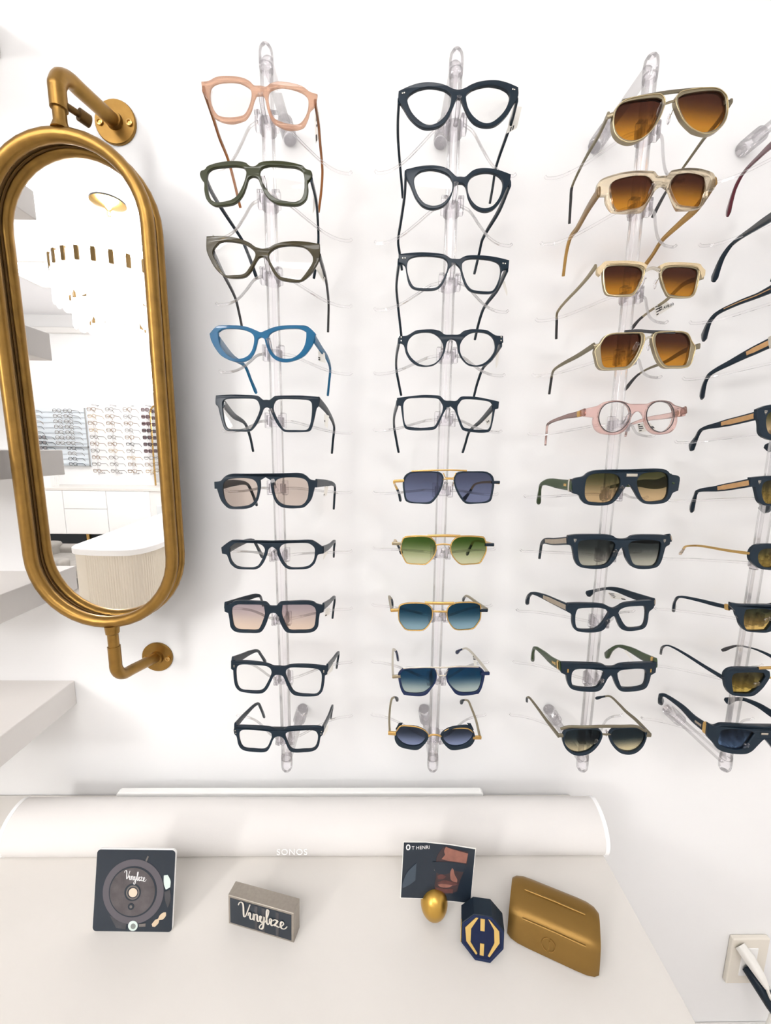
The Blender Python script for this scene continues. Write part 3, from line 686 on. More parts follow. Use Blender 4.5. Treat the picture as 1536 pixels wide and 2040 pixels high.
def spectacles(key, label, col, C, O, L, A, fm, lm, TL, TR, th=.0042, bev=.0008, hs=(9, 7, 4.5, 4.5, 6), wd=.0019, tm=None, tips=None, name='spectacles', cat='glasses',
               kw=KW, y0=YF, yn=-.072, yt=-.040, metal=None, rim=None, rivets=(), inlay=None, hinge=None, tagp=None, CT_=None, lensy=.0022, brk=True, ends=None, bars=(), pads=True, brows=None, extra=None, group=None, clip=None, rimm=None, bevl=None):
    px = lambda pts: zoom(C, pts) if C else list(pts)
    Op = px(O); ps = Pose(Op[0], y0, kw); t = empty(name, ps.o, label, cat, group or 'spectacles on display rods')
    O2 = [ps.un(*p) for p in Op]; L2 = [ps.un(*p) for p in px(L)]
    aL, aR = [ps.un(*p) for p in px(A)]; mm = mirror_map(aL, aR)
    LR = [mm(p) for p in L2]
    if metal is None:                                           # one acetate front
        m0 = mm(O2[-1]); mid = ((m0[0]+O2[-1][0])/2, (m0[1]+O2[-1][1])/2)
        left = O2[:-1]; right = [mm(p) for p in left[1:]]
        loop = left + [mid] + right[::-1]
        bm = bmesh.new(); flat(bm, [smooth2(loop, 4), smooth2(L2, 4), smooth2(LR, 4)], th, bev, ps.at()); mesh_obj('frame_front', bm, fm, t)
    else:                                                       # two rims joined by bars: O2 is the outline of the left rim
        rims = O2[1:]
        for lp, ll in ((rims, L2), ([mm(p) for p in rims], LR)):
            bm = bmesh.new(); flat(bm, [smooth2(lp, 4), smooth2(ll, 4)], th, bev, ps.at()); r_ = mesh_obj('rim', bm, fm, t)
            if rimm:
                bm = bmesh.new(); lo = smooth2(lp, 4); flat(bm, [offset_loop(lo, -.0001), offset_loop(lo, -.0012)], .0012, .0003, ps.at(-.0008)); mesh_obj('metal_edge', bm, rimm, r_)
        for pts, r, m in bars:
            P = []
            for u, v in px(pts):
                a, b = ps.un(u, v); P.append(Vector(ps.at(-.0006+th*.35)(a, b, 0)))
            mesh_obj('bridge_bar', sweep(bmesh.new(), catmull(P, 4) if len(P) > 2 else P, r, r*.8, n=8, upv=(0, 1, 0), power=2.8), m, t)
        for e in (ends or ()):
            P = [Vector(ps.at(th*.4)(*ps.un(u, v), 0)) for u, v in px(e[0])]
            mesh_obj('end_piece', sweep(bmesh.new(), P, e[1], e[1]*.8, n=8, upv=(0, 1, 0), power=4), e[2], t)
        if pads:
            xr = max(p[0] for p in L2)
            zl = [p for p in L2 if p[0] > xr-.006]; zp = sum(p[1] for p in zl)/len(zl)-.006
            for sx in (-1, 1):
                x0 = xr+.0015 if sx < 0 else mm((xr+.0015, 0))[0]
                P = [Vector((x0, .004, zp+.006)), Vector((x0-sx*-.0012, .009, zp+.004)), Vector((x0, .011, zp))]
                o = mesh_obj('pad_arm', sweep(bmesh.new(), catmull(P, 3), .0005, n=6), metal, t)
                bm = bmesh.new(); bmesh.ops.create_uvsphere(bm, u_segments=12, v_segments=8, radius=1)
                for v in bm.verts: v.co = Vector((x0+v.co.x*.0014, .011+v.co.y*.0035, zp+v.co.z*.0062))
                mesh_obj('nose_pad', bm, M_peg, o)
    if brows:
        for f_ in (lambda p: p, mm):
            bm = bmesh.new(); flat(bm, [smooth2([f_(ps.un(*p)) for p in px(brows[0])], 4)], th+.0022, .0008, ps.at(-.0016))
            mesh_obj('brow', bm, brows[1], t)
    for ll in (L2, LR):
        bm = bmesh.new(); flat(bm, [offset_loop(smooth2(ll, 4), .0004)], .0012, .0001, ps.at(lensy if th > .002 else .0003)); mesh_obj('lens', bm, lm, t, smooth=30)
    tl = temple_pts(CT_ or C, *TL, ps, yn, yt)
    ol = temple('temple', tl, TL[1], hs, wd, tm or fm, t, tips, .35 if tips else None)
    if TR: tr = temple_pts(CT_ or C, *TR, ps, yn, yt); ntr = TR[1]
    else:
        cx = (aL[0]+aR[0])/2; tr = [Vector((2*cx-p.x, p.y, p.z)) for p in tl]; ntr = TL[1]
    orr = temple('temple', tr, ntr, hs, wd, tm or fm, t, tips, .35 if tips else None)
    if inlay:                                                   # wood-look strip let into the outer side of the temples
        f0, f1, hh, m = inlay
        for o, P, s, ni in ((ol, tl, -1, TL[1]), (orr, tr, 1, ntr)):
            Q = catmull(P, 5); nb = ni*5; Q = Q[int(nb*f0):int(nb*f1)+1]
            mesh_obj('inlay', sweep(bmesh.new(), [p+Vector((s*(wd*.75), 0, 0)) for p in Q], wd*.4, [hh/2000*(1 if k > 1 else .8) for k in range(len(Q))][::-1], n=8, upv=(0, 0, 1), power=5), m, o)
    if hinge:                                                   # metal collar near the hinge
        f, m, hh, ln = hinge
        for o, P, ni in ((ol, tl, TL[1]), (orr, tr, ntr)):
            Q = catmull(P, 5); i = max(1, int(ni*5*f)); d = (Q[i+1]-Q[i]).normalized()*ln/2
            mesh_obj('hinge_collar', sweep(bmesh.new(), [Q[i]-d, Q[i]+d], wd*1.35, hh/2000, n=12, upv=(0, 0, 1), power=4), m, o)
    for u, v in rivets:
        a, b = ps.un(*px([(u, v)])[0])
        for p in ((a, b), mm((a, b))):
            bm = bmesh.new(); lathe(bm, [(.0009, 0), (.0009, -.0004), (0, -.0006)], ps.at()(p[0], p[1], 0), 'y', 10); mesh_obj('rivet', bm, M_silver, t)
    if extra: extra(t, ps, px, mm)
    if tagp:                                                    # white paper price tag tied to the temple: four corners and a depth
        cs, yd, lines = tagp[:3]; Pw = [aty(*p, yd+dy)-ps.o for p, dy in zip(px(cs), (0, 0, .006, .006))]
        nrm = (Pw[1]-Pw[0]).cross(Pw[3]-Pw[0]).normalized(); nrm = nrm if (nrm.y < 0) else -nrm
        bm = bmesh.new(); vs = [[bm.verts.new(p+nrm*d) for p in Pw] for d in (0, -.0005)]
        bm.faces.new(vs[0]); bm.faces.new(vs[1][::-1])
        for k in range(4): bm.faces.new((vs[0][k], vs[0][(k+1) % 4], vs[1][(k+1) % 4], vs[1][k]))
        bmesh.ops.recalc_face_normals(bm, faces=bm.faces[:]); tg = mesh_obj('price_tag', bm, M_paper, t, smooth=0)
        E = lambda a, b: (Pw[0]*(1-a)+Pw[1]*a)*(1-b)+(Pw[3]*(1-a)+Pw[2]*a)*b
        if lines:
            bm = bmesh.new()
            for ln in lines:
                a0, a1, b0, b1 = ln
                vs = [[bm.verts.new(E(a, b)+nrm*d) for a, b in ((a0, b0), (a1, b0), (a1, b1), (a0, b1))] for d in (.0003, 0)]
                bm.faces.new(vs[0])
                for k in range(4): bm.faces.new((vs[0][k], vs[0][(k+1) % 4], vs[1][(k+1) % 4], vs[1][k]))
            bmesh.ops.recalc_face_normals(bm, faces=bm.faces[:]); mesh_obj('print', bm, M_ink, tg, smooth=0)
        if len(tagp) > 3:
            txt, a, b, sc = tagp[3]; ex = (Pw[1]-Pw[0]).normalized(); ey = (Pw[0]-Pw[3]).normalized()
            bm = text_bm(txt, sc, .0003, lambda p, q, c: E(a, b)+ex*p+ey*q+nrm*(.0004-c)); mesh_obj('print', bm, M_ink, tg, smooth=0)
    GL[key] = (t, ps, O2, L2, aL, aR, tl)
    if brk:
        zb = ps.o.z + (O2[-1][1] if metal is None else -.012)
        bracket(rods[col], zb-.018)
    return t
TAGL = [(.12, .62, .12, .20), (.12, .40, .28, .36), (.12, .34, .44, .52)]

A_, B_, C_, D_ = (380, 80, 4.5176), (380, 440, 4.5176), (380, 760, 4.5176), (400, 1140, 4.5176)
# --- first rod
spectacles('11', 'champagne translucent spectacles at the top of the rod nearest the gold mirror', 0, A_,
  [(625,405),(570,402),(530,365),(470,335),(380,320),(290,318),(220,330),(160,362),(92,370),(98,420),(115,480),(152,530),(165,590),(200,680),(250,715),(310,735),(380,740),(450,722),(495,700),(540,630),(570,530),(588,490),(622,486)],
  [(185,410),(230,380),(320,365),(430,372),(500,405),(538,440),(545,500),(530,570),(500,640),(470,672),(400,688),(320,690),(250,675),(205,620),(175,540),(170,460)],
  [(92,370),(1135,482)], M_cham, M_lens, ([(115,440),(200,690),(260,880),(335,1070),(390,1270),(430,1440),(448,1510)], 3), ([(1120,560),(1150,750),(1165,930),(1185,1170),(1175,1350),(1150,1550)], 3),
  tm=M_champd, hs=(9,6,4,4,4.5), tagp=([(1108,660),(1165,640),(1160,860),(1125,930)], -.12, [(.3,.5,.0,.3),(.6,.75,.05,.35),(.3,.9,.42,.5),(.1,.35,.75,.98)]))
spectacles('12', 'olive green square spectacles, second down on the rod nearest the mirror', 0, A_,
  [(555,1133),(525,1125),(495,1100),(440,1087),(340,1085),(240,1100),(150,1130),(125,1160),(90,1175),(80,1205),(95,1250),(118,1280),(120,1350),(135,1420),(165,1460),(215,1487),(300,1485),(380,1470),(430,1435),(470,1380),(500,1300),(520,1240),(550,1222)],
  [(155,1180),(200,1148),(300,1135),(400,1128),(470,1142),(497,1180),(492,1230),(465,1310),(420,1390),(370,1430),(300,1450),(225,1455),(180,1430),(155,1370),(145,1280),(145,1220)],
  [(82,1200),(1088,1195)], M_olive, M_lens, ([(130,1240),(200,1390),(300,1550),(445,1770),(480,1836),(540,1986),(595,2146)], 3), ([(1085,1255),(1130,1450),(1148,1706),(1148,1826),(1130,1996),(1107,2146)], 2),
  tm=M_black, hs=(8,6,4,5,7), th=.005, tagp=([(1105,1400),(1122,1390),(1118,1520),(1098,1560)], -.125, None))
spectacles('13', 'brown-olive angular cat-eye spectacles, third down on the rod nearest the mirror', 0, B_,
  [(640,247),(580,230),(530,195),(460,165),(370,143),(260,133),(140,138),(140,260),(165,330),(215,420),(280,485),(330,507),(420,512),(490,500),(540,450),(580,375),(610,330),(632,318)],
  [(210,240),(260,190),(330,180),(420,190),(500,215),(560,260),(580,300),(565,350),(530,410),(495,460),(460,480),(390,485),(310,485),(285,460),(240,390),(200,310),(198,270)],
  [(140,138),(1155,205)], M_olive2, M_lens, ([(205,290),(295,480),(400,690),(440,850),(462,960)], 2), ([(1160,320),(1215,520),(1240,725),(1238,900),(1235,1000)], 2),
  tm=M_char, hs=(9,6,4,4,5), th=.005, tagp=([(1110,410),(1175,370),(1210,520),(1195,550)], -.13, [(.5,.7,.8,.95)]))
spectacles('14', 'translucent blue cat-eye spectacles on the rod nearest the mirror', 0, B_,
  [(630,1000),(590,985),(530,960),(460,943),(380,938),(300,938),(240,943),(200,975),(168,1015),(180,1070),(215,1140),(270,1210),(340,1250),(420,1270),(490,1262),(540,1230),(575,1170),(595,1100),(605,1060),(622,1045)],
  [(245,1000),(290,972),(380,968),(460,975),(530,1000),(565,1035),(568,1090),(550,1160),(520,1205),(480,1230),(430,1240),(370,1232),(310,1190),(270,1130),(250,1060)],
  [(168,1015),(1125,1015)], M_blue, M_lens, ([(255,1080),(380,1230),(490,1310),(540,1430),(590,1550)], 2), ([(1112,1060),(1170,1150),(1230,1240),(1255,1330),(1245,1450),(1233,1570)], 3),
  hs=(13,9,5,5,8), th=.005, tagp=([(1145,1165),(1205,1190),(1215,1280),(1150,1260)], -.125, [(.0,.25,.62,.72),(.0,.25,.8,.9)]))
spectacles('15', 'black geometric square spectacles directly below the blue cat-eye pair', 0, C_,
  [(680,163),(650,163),(620,140),(600,127),(500,120),(360,117),(225,125),(222,200),(245,230),(262,300),(290,400),(310,435),(350,445),(440,450),(530,448),(565,420),(600,370),(640,280),(655,245),(678,232)],
  [(285,190),(300,165),(330,155),(440,152),(560,155),(595,170),(615,205),(620,250),(600,310),(570,370),(540,420),(510,430),(430,430),(350,428),(325,415),(305,370),(290,290)],
  [(225,125),(1150,137)], M_black, M_lens, ([(290,190),(390,310),(490,380),(535,500),(562,628)], 2), ([(1150,175),(1230,270),(1290,400),(1280,530),(1270,645)], 2),
  hs=(13,10,5,4.5,6.5), tagp=([(1200,290),(1245,310),(1230,420),(1205,400)], -.125, [(.0,.2,.5,.65)]))
spectacles('16', 'black flat-top aviators with pale rose-grey lenses on the rod nearest the mirror', 0, C_,
  [(670,828),(560,830),(450,830),(380,830),(335,838),(300,860),(265,895),(210,903),(212,965),(235,967),(248,1010),(270,1070),(300,1110),(340,1143),(400,1150),(480,1148),(540,1135),(580,1105),(605,1060),(620,1000),(628,940),(625,890),(670,862)],
  [(290,950),(300,910),(330,885),(400,872),(480,870),(550,880),(585,905),(600,950),(595,1010),(580,1060),(550,1095),(510,1115),(440,1125),(370,1125),(330,1100),(305,1060),(292,1000)],
  [(210,903),(1135,890)], M_black, L_pink, ([(285,930),(400,912),(510,925),(560,1020),(595,1115)], 2), ([(1130,915),(1230,915),(1295,937),(1293,1040),(1287,1145)], 2),
  hs=(13,10,5,5,8), name='sunglasses', cat='sunglasses', tagp=([(1205,940),(1240,945),(1225,1025),(1195,1035)], -.12, [(.0,.2,.75,.9)]))
spectacles('17', 'black straight-topped navigator spectacles with clear lenses, below the rose-grey aviators', 0, C_,
  [(730,1434),(640,1432),(500,1430),(375,1428),(330,1450),(273,1495),(280,1550),(320,1560),(335,1590),(355,1640),(400,1680),(440,1690),(520,1693),(580,1692),(620,1675),(655,1630),(685,1560),(700,1510),(730,1488)],
  [(350,1500),(385,1465),(420,1455),(520,1455),(600,1460),(640,1475),(665,1510),(655,1560),(630,1620),(600,1660),(560,1675),(480,1675),(420,1665),(385,1640),(360,1600),(350,1550)],
  [(273,1495),(1192,1495)], M_black, M_lens, ([(345,1505),(450,1455),(560,1428),(595,1480),(645,1580)], 2), ([(1188,1515),(1250,1480),(1295,1437),(1290,1490),(1287,1575)], 2),
  hs=(12,9,5,5,9), tagp=([(1200,1540),(1240,1530),(1215,1570),(1190,1610)], -.13, None))
spectacles('18', 'black square sunglasses with graded rosy lenses, lower on the rod nearest the mirror', 0, D_,
  [(650,305),(620,302),(600,280),(575,265),(480,260),(380,255),(300,262),(265,285),(210,297),(212,355),(245,370),(255,420),(265,490),(290,525),(330,543),(430,548),(530,545),(560,520),(590,460),(610,400),(625,375),(648,368)],
  [(280,330),(320,295),(400,292),(500,293),(565,297),(572,340),(575,380),(560,430),(535,490),(510,520),(430,522),(330,515),(300,490),(285,430)],
  [(210,297),(1105,300)], M_black, L_pinkg, ([(220,300),(380,245),(490,212),(530,214),(548,250),(560,300)], 3), ([(1103,308),(1160,265),(1205,226),(1195,320),(1185,412)], 2),
  hs=(12,9,5,5,7), name='sunglasses', cat='sunglasses', tagp=([(1125,330),(1165,320),(1160,380),(1115,400)], -.13, [(.1,.4,.8,.95)]))
spectacles('19', 'black square spectacles with silver rivets, just below the rosy-lens sunglasses', 0, D_,
  [(700,848),(650,845),(600,825),(520,810),(400,800),(270,800),(270,870),(290,885),(295,960),(310,1030),(345,1070),(400,1085),(500,1095),(560,1088),(600,1050),(635,980),(660,935),(690,925)],
  [(320,870),(345,838),(400,832),(500,838),(590,848),(625,870),(635,905),(620,950),(590,1010),(560,1055),(520,1072),(430,1070),(360,1060),(330,1020),(318,940)],
  [(270,800),(1138,850)], M_black, M_lens, ([(285,795),(380,755),(440,725),(510,707),(545,750),(582,808)], 3), ([(1138,860),(1190,790),(1240,722),(1232,790),(1222,860)], 2),
  hs=(13,10,5,5,7), rivets=((300,838),(300,850)), tagp=([(1150,850),(1195,810),(1190,880),(1135,935)], -.125, None))
spectacles('1a', 'small black square spectacles at the bottom of the rod nearest the mirror', 0, D_,
  [(700,1420),(655,1415),(625,1400),(540,1390),(430,1385),(330,1385),(298,1405),(300,1455),(320,1480),(335,1550),(360,1590),(400,1610),(480,1620),(560,1623),(600,1610),(630,1560),(650,1510),(670,1488),(692,1480)],
  [(343,1470),(360,1430),(400,1420),(500,1425),(600,1435),(632,1450),(638,1480),(620,1530),(595,1580),(560,1600),(470,1595),(390,1585),(360,1550)],
  [(298,1405),(1098,1412)], M_black, M_lens, ([(310,1385),(400,1280),(510,1182),(545,1235),(572,1305)], 2), ([(1098,1412),(1150,1300),(1185,1202),(1180,1240),(1170,1310)], 2),
  hs=(12,9,5,5,7), rivets=((310,1425),(315,1448)), tagp=([(1105,1400),(1150,1370),(1140,1430),(1105,1480)], -.13, None))
# --- second rod
E_, F_, G_, H_ = (740, 80, 4.5176), (740, 440, 4.5176), (740, 760, 4.5176), (740, 1140, 4.5176)
spectacles('21', 'large black cat-eye spectacles at the top of the second rod', 1, E_,
  [(785,442),(730,430),(680,405),(610,383),(520,375),(430,382),(340,410),(245,455),(243,530),(290,610),(340,690),(400,750),(460,785),(520,792),(590,780),(650,745),(700,680),(740,590),(765,530),(788,516)],
  [(325,520),(350,480),(420,440),(510,420),(600,428),(670,450),(715,490),(718,530),(700,610),(660,680),(600,735),(540,758),(480,750),(410,700),(360,640),(330,570)],
  [(245,455),(1323,420)], M_black, M_lens, ([(248,545),(238,720),(240,900),(262,1180),(272,1290),(282,1420)], 3), ([(1308,540),(1270,700),(1220,850),(1120,1145),(1090,1330),(1065,1470)], 3),
  hs=(9,6,4.5,4.5,5), th=.005, rivets=((280,478),(296,474)), tagp=([(1270,590),(1355,600),(1310,790),(1215,840)], -.135, [(.3,.42,.82,1.0),(.52,.64,.8,.98)]))
spectacles('22', 'black round cat-eye spectacles, second down on the second rod', 1, E_,
  [(805,1225),(765,1222),(735,1195),(690,1155),(620,1130),(540,1123),(440,1130),(312,1160),(318,1240),(345,1290),(365,1340),(400,1420),(460,1490),(530,1517),(600,1512),(670,1475),(720,1400),(750,1310),(780,1285),(808,1285)],
  [(385,1270),(395,1220),(440,1180),(510,1162),(580,1165),(660,1190),(710,1230),(732,1290),(722,1360),(680,1430),(620,1475),(550,1487),(480,1465),(430,1410),(398,1340)],
  [(312,1160),(1255,1205)], M_black, M_lens, ([(310,1200),(298,1400),(262,1650),(242,1776),(242,1840),(255,1920),(275,2070)], 3), ([(1245,1290),(1150,1530),(1000,1790),(970,1916),(925,2106)], 2),
  hs=(11,8,4.5,4.5,6), th=.005)
spectacles('23', 'black square spectacles with paired silver rivets, third down on the second rod', 1, F_,
  [(755,340),(715,335),(690,318),(650,298),(560,285),(450,280),(350,285),(245,298),(245,375),(300,400),(315,470),(335,560),(370,605),(430,622),(540,625),(600,610),(640,570),(675,500),(700,430),(720,405),(752,380)],
  [(322,390),(340,345),(390,322),(480,315),(580,320),(650,335),(685,370),(685,420),(665,480),(630,550),(590,592),(540,603),(450,602),(385,590),(350,540),(325,460)],
  [(245,298),(1240,352)], M_black, M_lens, ([(248,370),(225,580),(240,770),(258,930),(272,1060)], 2), ([(1220,430),(1130,620),(1010,787),(965,920),(930,1070)], 2),
  hs=(11,8,4.5,4.5,7), rivets=((282,335),(303,335)), tagp=([(1165,530),(1200,540),(1225,640),(1220,680)], -.13, None))
spectacles('24', 'black round spectacles with a straight bridge, fourth down on the second rod', 1, F_,
  [(725,1022),(660,1020),(620,990),(560,975),(480,975),(400,985),(320,1030),(250,1035),(245,1095),(290,1115),(310,1190),(350,1255),(410,1300),(480,1312),(560,1300),(620,1250),(660,1180),(675,1110),(690,1078),(722,1066)],
  [(322,1130),(340,1065),(390,1020),(470,1003),(550,1010),(610,1050),(645,1110),(645,1170),(620,1230),(570,1280),(500,1300),(430,1285),(365,1235),(330,1180)],
  [(250,1035),(1185,1033)], M_black, M_lens, ([(250,1080),(225,1220),(225,1342),(250,1480),(268,1570)], 2), ([(1165,1110),(1080,1240),(1000,1332),(950,1470),(922,1580)], 2),
  hs=(10,7,4,4,5), rivets=((268,1048),(268,1080)), tagp=([(1120,1200),(1150,1170),(1140,1290),(1118,1330)], -.13, None))
spectacles('25', 'black geometric square spectacles in the middle of the second rod', 1, G_,
  [(715,172),(660,168),(620,130),(560,122),(470,120),(360,130),(230,147),(232,210),(265,220),(275,300),(290,390),(310,425),(380,440),(480,440),(570,430),(600,395),(640,310),(670,255),(715,222)],
  [(290,200),(320,158),(400,147),(510,145),(600,155),(630,190),(645,225),(635,280),(600,350),(570,400),(530,410),(430,415),(320,405),(300,370),(290,280)],
  [(230,147),(1150,180)], M_black, M_lens, ([(235,195),(205,310),(205,412),(225,530),(245,638)], 2), ([(1095,230),(980,360),(880,452),(845,560),(820,640)], 2),
  hs=(10,7,4,4,5.5), tagp=([(1010,320),(1075,270),(1080,370),(1040,390)], -.115, [(.15,.3,.62,.8),(.42,.57,.62,.8)]))
bk_, gd_ = M_black, M_gold
spectacles('26', 'black rimmed double-bridge sunglasses with blue-grey lenses on the second rod', 1, G_,
  [(697,812),(360,812),(480,808),(600,812),(635,830),(652,870),(640,940),(610,1010),(560,1080),(520,1103),(430,1100),(340,1092),(305,1070),(290,1000),(282,920),(300,850)],
  [(365,825),(500,820),(590,825),(630,850),(637,900),(612,970),(570,1040),(530,1080),(480,1090),(370,1085),(320,1060),(305,990),(297,910),(318,855)],
  [(282,890),(1108,890)], M_black, L_grey, ([(205,905),(207,915),(212,930),(245,1000),(262,1070)], 2), ([(1145,910),(1040,905),(930,927),(880,1000),(825,1070)], 2),
  metal=M_gold, bars=(([(360,809),(520,801),(700,797),(860,803)], .0012, M_gold), ([(648,825),(668,865),(697,868),(740,865),(762,820)], .0008, M_gold), ([(640,880),(697,878),(748,880)], .0010, M_gold)),
  ends=(([(295,893),(205,898)], .0022, M_gold), ([(1085,908),(1155,908)], .0022, M_black)), hs=(5,4,3,3,9), tm=M_gold, tips=M_black, th=.004, rimm=None, name='sunglasses', cat='sunglasses')
spectacles('27', 'gold wire geometric sunglasses with green graded lenses on the second rod', 1, G_,
  [(650,1396),(285,1405),(340,1395),(480,1390),(540,1405),(575,1440),(590,1490),(575,1560),(540,1610),(490,1650),(420,1650),(320,1640),(290,1600),(262,1530),(265,1460)],
  [(292,1415),(345,1403),(480,1400),(535,1414),(568,1446),(580,1490),(566,1555),(533,1604),(486,1641),(420,1641),(326,1632),(299,1595),(272,1528),(275,1462)],
  [(262,1470),(1040,1470)], M_gold, L_green, ([(195,1458),(207,1445),(217,1430),(250,1500),(272,1545)], 2), ([(1095,1470),(1000,1440),(920,1440),(890,1490),(860,1555)], 2),
  metal=M_gold, bars=(([(505,1392),(650,1388),(800,1392)], .0021, M_gold), ([(578,1472),(650,1465),(722,1472)], .0012, M_gold), ([(300,1398),(400,1388),(505,1391)], .0009, M_gold), ([(800,1391),(900,1390),(1010,1400)], .0009, M_gold)),
  ends=(([(190,1458),(275,1462)], .0024, M_pgold), ([(1025,1470),(1102,1470)], .0024, M_black)), hs=(5,4,3,3,9), tm=M_gold, tips=M_black, th=.0028, bev=.0006, lensy=.0008, name='sunglasses', cat='sunglasses')
spectacles('28', 'gold geometric sunglasses with teal graded lenses, low on the second rod', 1, H_,
  [(616,272),(245,310),(280,285),(340,275),(440,275),(500,285),(545,320),(555,370),(545,430),(510,490),(470,525),(400,530),(310,522),(270,480),(243,430)],
  [(256,315),(286,294),(342,285),(440,285),(496,294),(535,325),(545,370),(536,427),(503,484),(466,516),(400,521),(315,513),(278,475),(253,428)],
  [(243,380),(985,370)], M_gold, L_teal, ([(180,340),(165,260),(160,217),(185,255),(190,310)], 2), ([(1040,335),(950,275),(860,212),(835,230),(825,250)], 2),
  metal=M_gold, bars=(([(480,276),(616,280),(745,280)], .0022, M_gold), ([(555,352),(616,355),(680,355)], .0015, M_gold)), ends=(([(175,345),(245,342)], .0024, M_gold), ([(980,345),(1045,345)], .0024, M_black)),
  hs=(5,5,4,3,8), tm=M_pgold, tips=M_black, th=.0028, bev=.0006, lensy=.0008, name='sunglasses', cat='sunglasses', tagp=([(868,250),(900,262),(885,285),(868,275)], -.10, None))
spectacles('29', 'navy rimmed silver double-bridge sunglasses with blue graded lenses, low on the second rod', 1, H_,
  [(632,862),(300,865),(400,862),(540,860),(575,880),(590,930),(580,990),(540,1050),(500,1100),(450,1118),(360,1115),(290,1105),(265,1060),(245,980),(240,920),(265,885)],
  [(310,878),(430,872),(540,870),(570,890),(580,930),(560,1000),(520,1050),(470,1085),(400,1094),(310,1083),(282,1040),(264,960),(260,920),(280,892)],
  [(240,930),(1020,920)], M_navy, L_blue, ([(195,940),(190,830),(198,692),(225,720),(240,790)], 2), ([(1050,905),(960,790),(860,687),(800,700),(765,725)], 2),
  metal=M_silver, bars=(([(285,867),(470,858),(640,860),(800,851),(965,855)], .0013, M_silver), ([(583,880),(605,930),(635,932),(670,930),(690,880)], .0009, M_silver)), ends=(([(190,945),(262,940)], .0026, M_pgold), ([(985,917),(1062,915)], .0026, M_navy)),
  hs=(5,4.5,3.5,3,8), tm=M_silver, tips=M_navy, th=.0042, name='sunglasses', cat='sunglasses', tagp=([(908,740),(935,760),(950,830),(925,850)], -.10, [(.1,.9,.1,.2),(.1,.9,.3,.4)]))
def octo_back(t, ps, px, mm):
    o = [(248,1440),(300,1470),(235,1490),(210,1515),(250,1572),(340,1599),(420,1602),(482,1552),(516,1490),(500,1500),(450,1562),(370,1576),(290,1555),(240,1510)]
    for f in (lambda p: p, mm):
        for q_ in ([(218,1430),(248,1376),(282,1374),(240,1425)],):
            bm = bmesh.new(); flat(bm, [smooth2([f(ps.un(*p)) for p in px(q_)], 3)], .003, .0005, ps.at(.003)); mesh_obj('side_shield', bm, M_black, t)
spectacles('2a', 'gold octagonal sunglasses with slate lenses at the bottom of the second rod', 1, H_,
  [(570,1410),(265,1387),(380,1392),(450,1410),(505,1450),(515,1490),(480,1550),(420,1600),(340,1597),(250,1570),(211,1515),(216,1450)],
  [(285,1400),(380,1404),(446,1425),(490,1468),(485,1510),(440,1556),(370,1570),(290,1548),(240,1500),(228,1458),(247,1420)],
  [(212,1490),(930,1492)], M_black, L_slate, ([(165,1440),(160,1330),(170,1200),(185,1137),(215,1125),(235,1150)], 3), ([(975,1480),(940,1330),(895,1210),(870,1157),(830,1150),(805,1175)], 3),
  metal=M_gold, bars=(([(222,1440),(265,1388),(380,1393),(448,1410),(505,1452),(513,1480)], .0011, M_gold), ([(628,1485),(640,1455),(690,1418),(760,1408),(870,1412),(925,1450)], .0011, M_gold), ([(513,1480),(540,1468),(600,1470),(630,1480)], .0015, M_gold)),
  ends=(([(152,1452),(222,1458)], .0030, M_gold), ([(912,1494),(988,1494)], .0028, M_gold)), hs=(6,4,3,3,9), tm=M_pgold, tips=M_black, th=.0045, name='sunglasses', cat='sunglasses', extra=octo_back, yt=-.045)
# --- third rod
c1, c2, c3, c4 = (1080, 120, 3.84), (1080, 310, 4.2667), (1080, 480, 4.5176), (1080, 640, 4.5176)
c5, c6, c7, c8, c9, ca_ = (1060, 780, 4.5176), (1050, 910, 4.8), (1050, 1040, 4.8), (1030, 1150, 4.8), (1030, 1270, 4.8), (1030, 1370, 4.8)
k1, k2 = (1080, 100, 3.368), (1080, 480, 3.368)
spectacles('31', 'tilted grey-gold aviator sunglasses with brown graded lenses at the top of the third rod', 2, c1,
  [(980,262),(560,370),(620,310),(700,280),(900,255),(935,280),(945,320),(925,390),(890,470),(820,560),(740,615),(670,632),(600,610),(555,560),(540,490),(545,420)],
  [(572,380),(612,330),(720,300),(880,285),(922,300),(922,340),(895,420),(850,510),(790,580),(700,610),(630,600),(580,560),(557,500),(557,440)],
  [(540,440),(1410,330)], M_pgold, L_brown, ([(445,430),(380,570),(310,690),(245,815),(200,920),(192,1010),(183,1165)], 3), ([(1270,340),(1180,480),(1085,595),(960,770),(880,880),(820,970),(738,1125)], 3), CT_=k1,
  metal=M_pgold, bars=(([(620,305),(800,266),(930,243),(1050,228),(1230,212)], .0020, M_gungold), ([(937,330),(985,312),(1030,300)], .0014, M_pgold)), ends=(([(502,422),(550,405)], .0026, M_pgold), ([(1400,315),(1452,312)], .0028, M_gungold)),
  hs=(7,5,2.5,2.5,5), tm=M_gungold, tips=M_char, th=.0065, rimm=M_edge, name='sunglasses', cat='sunglasses')
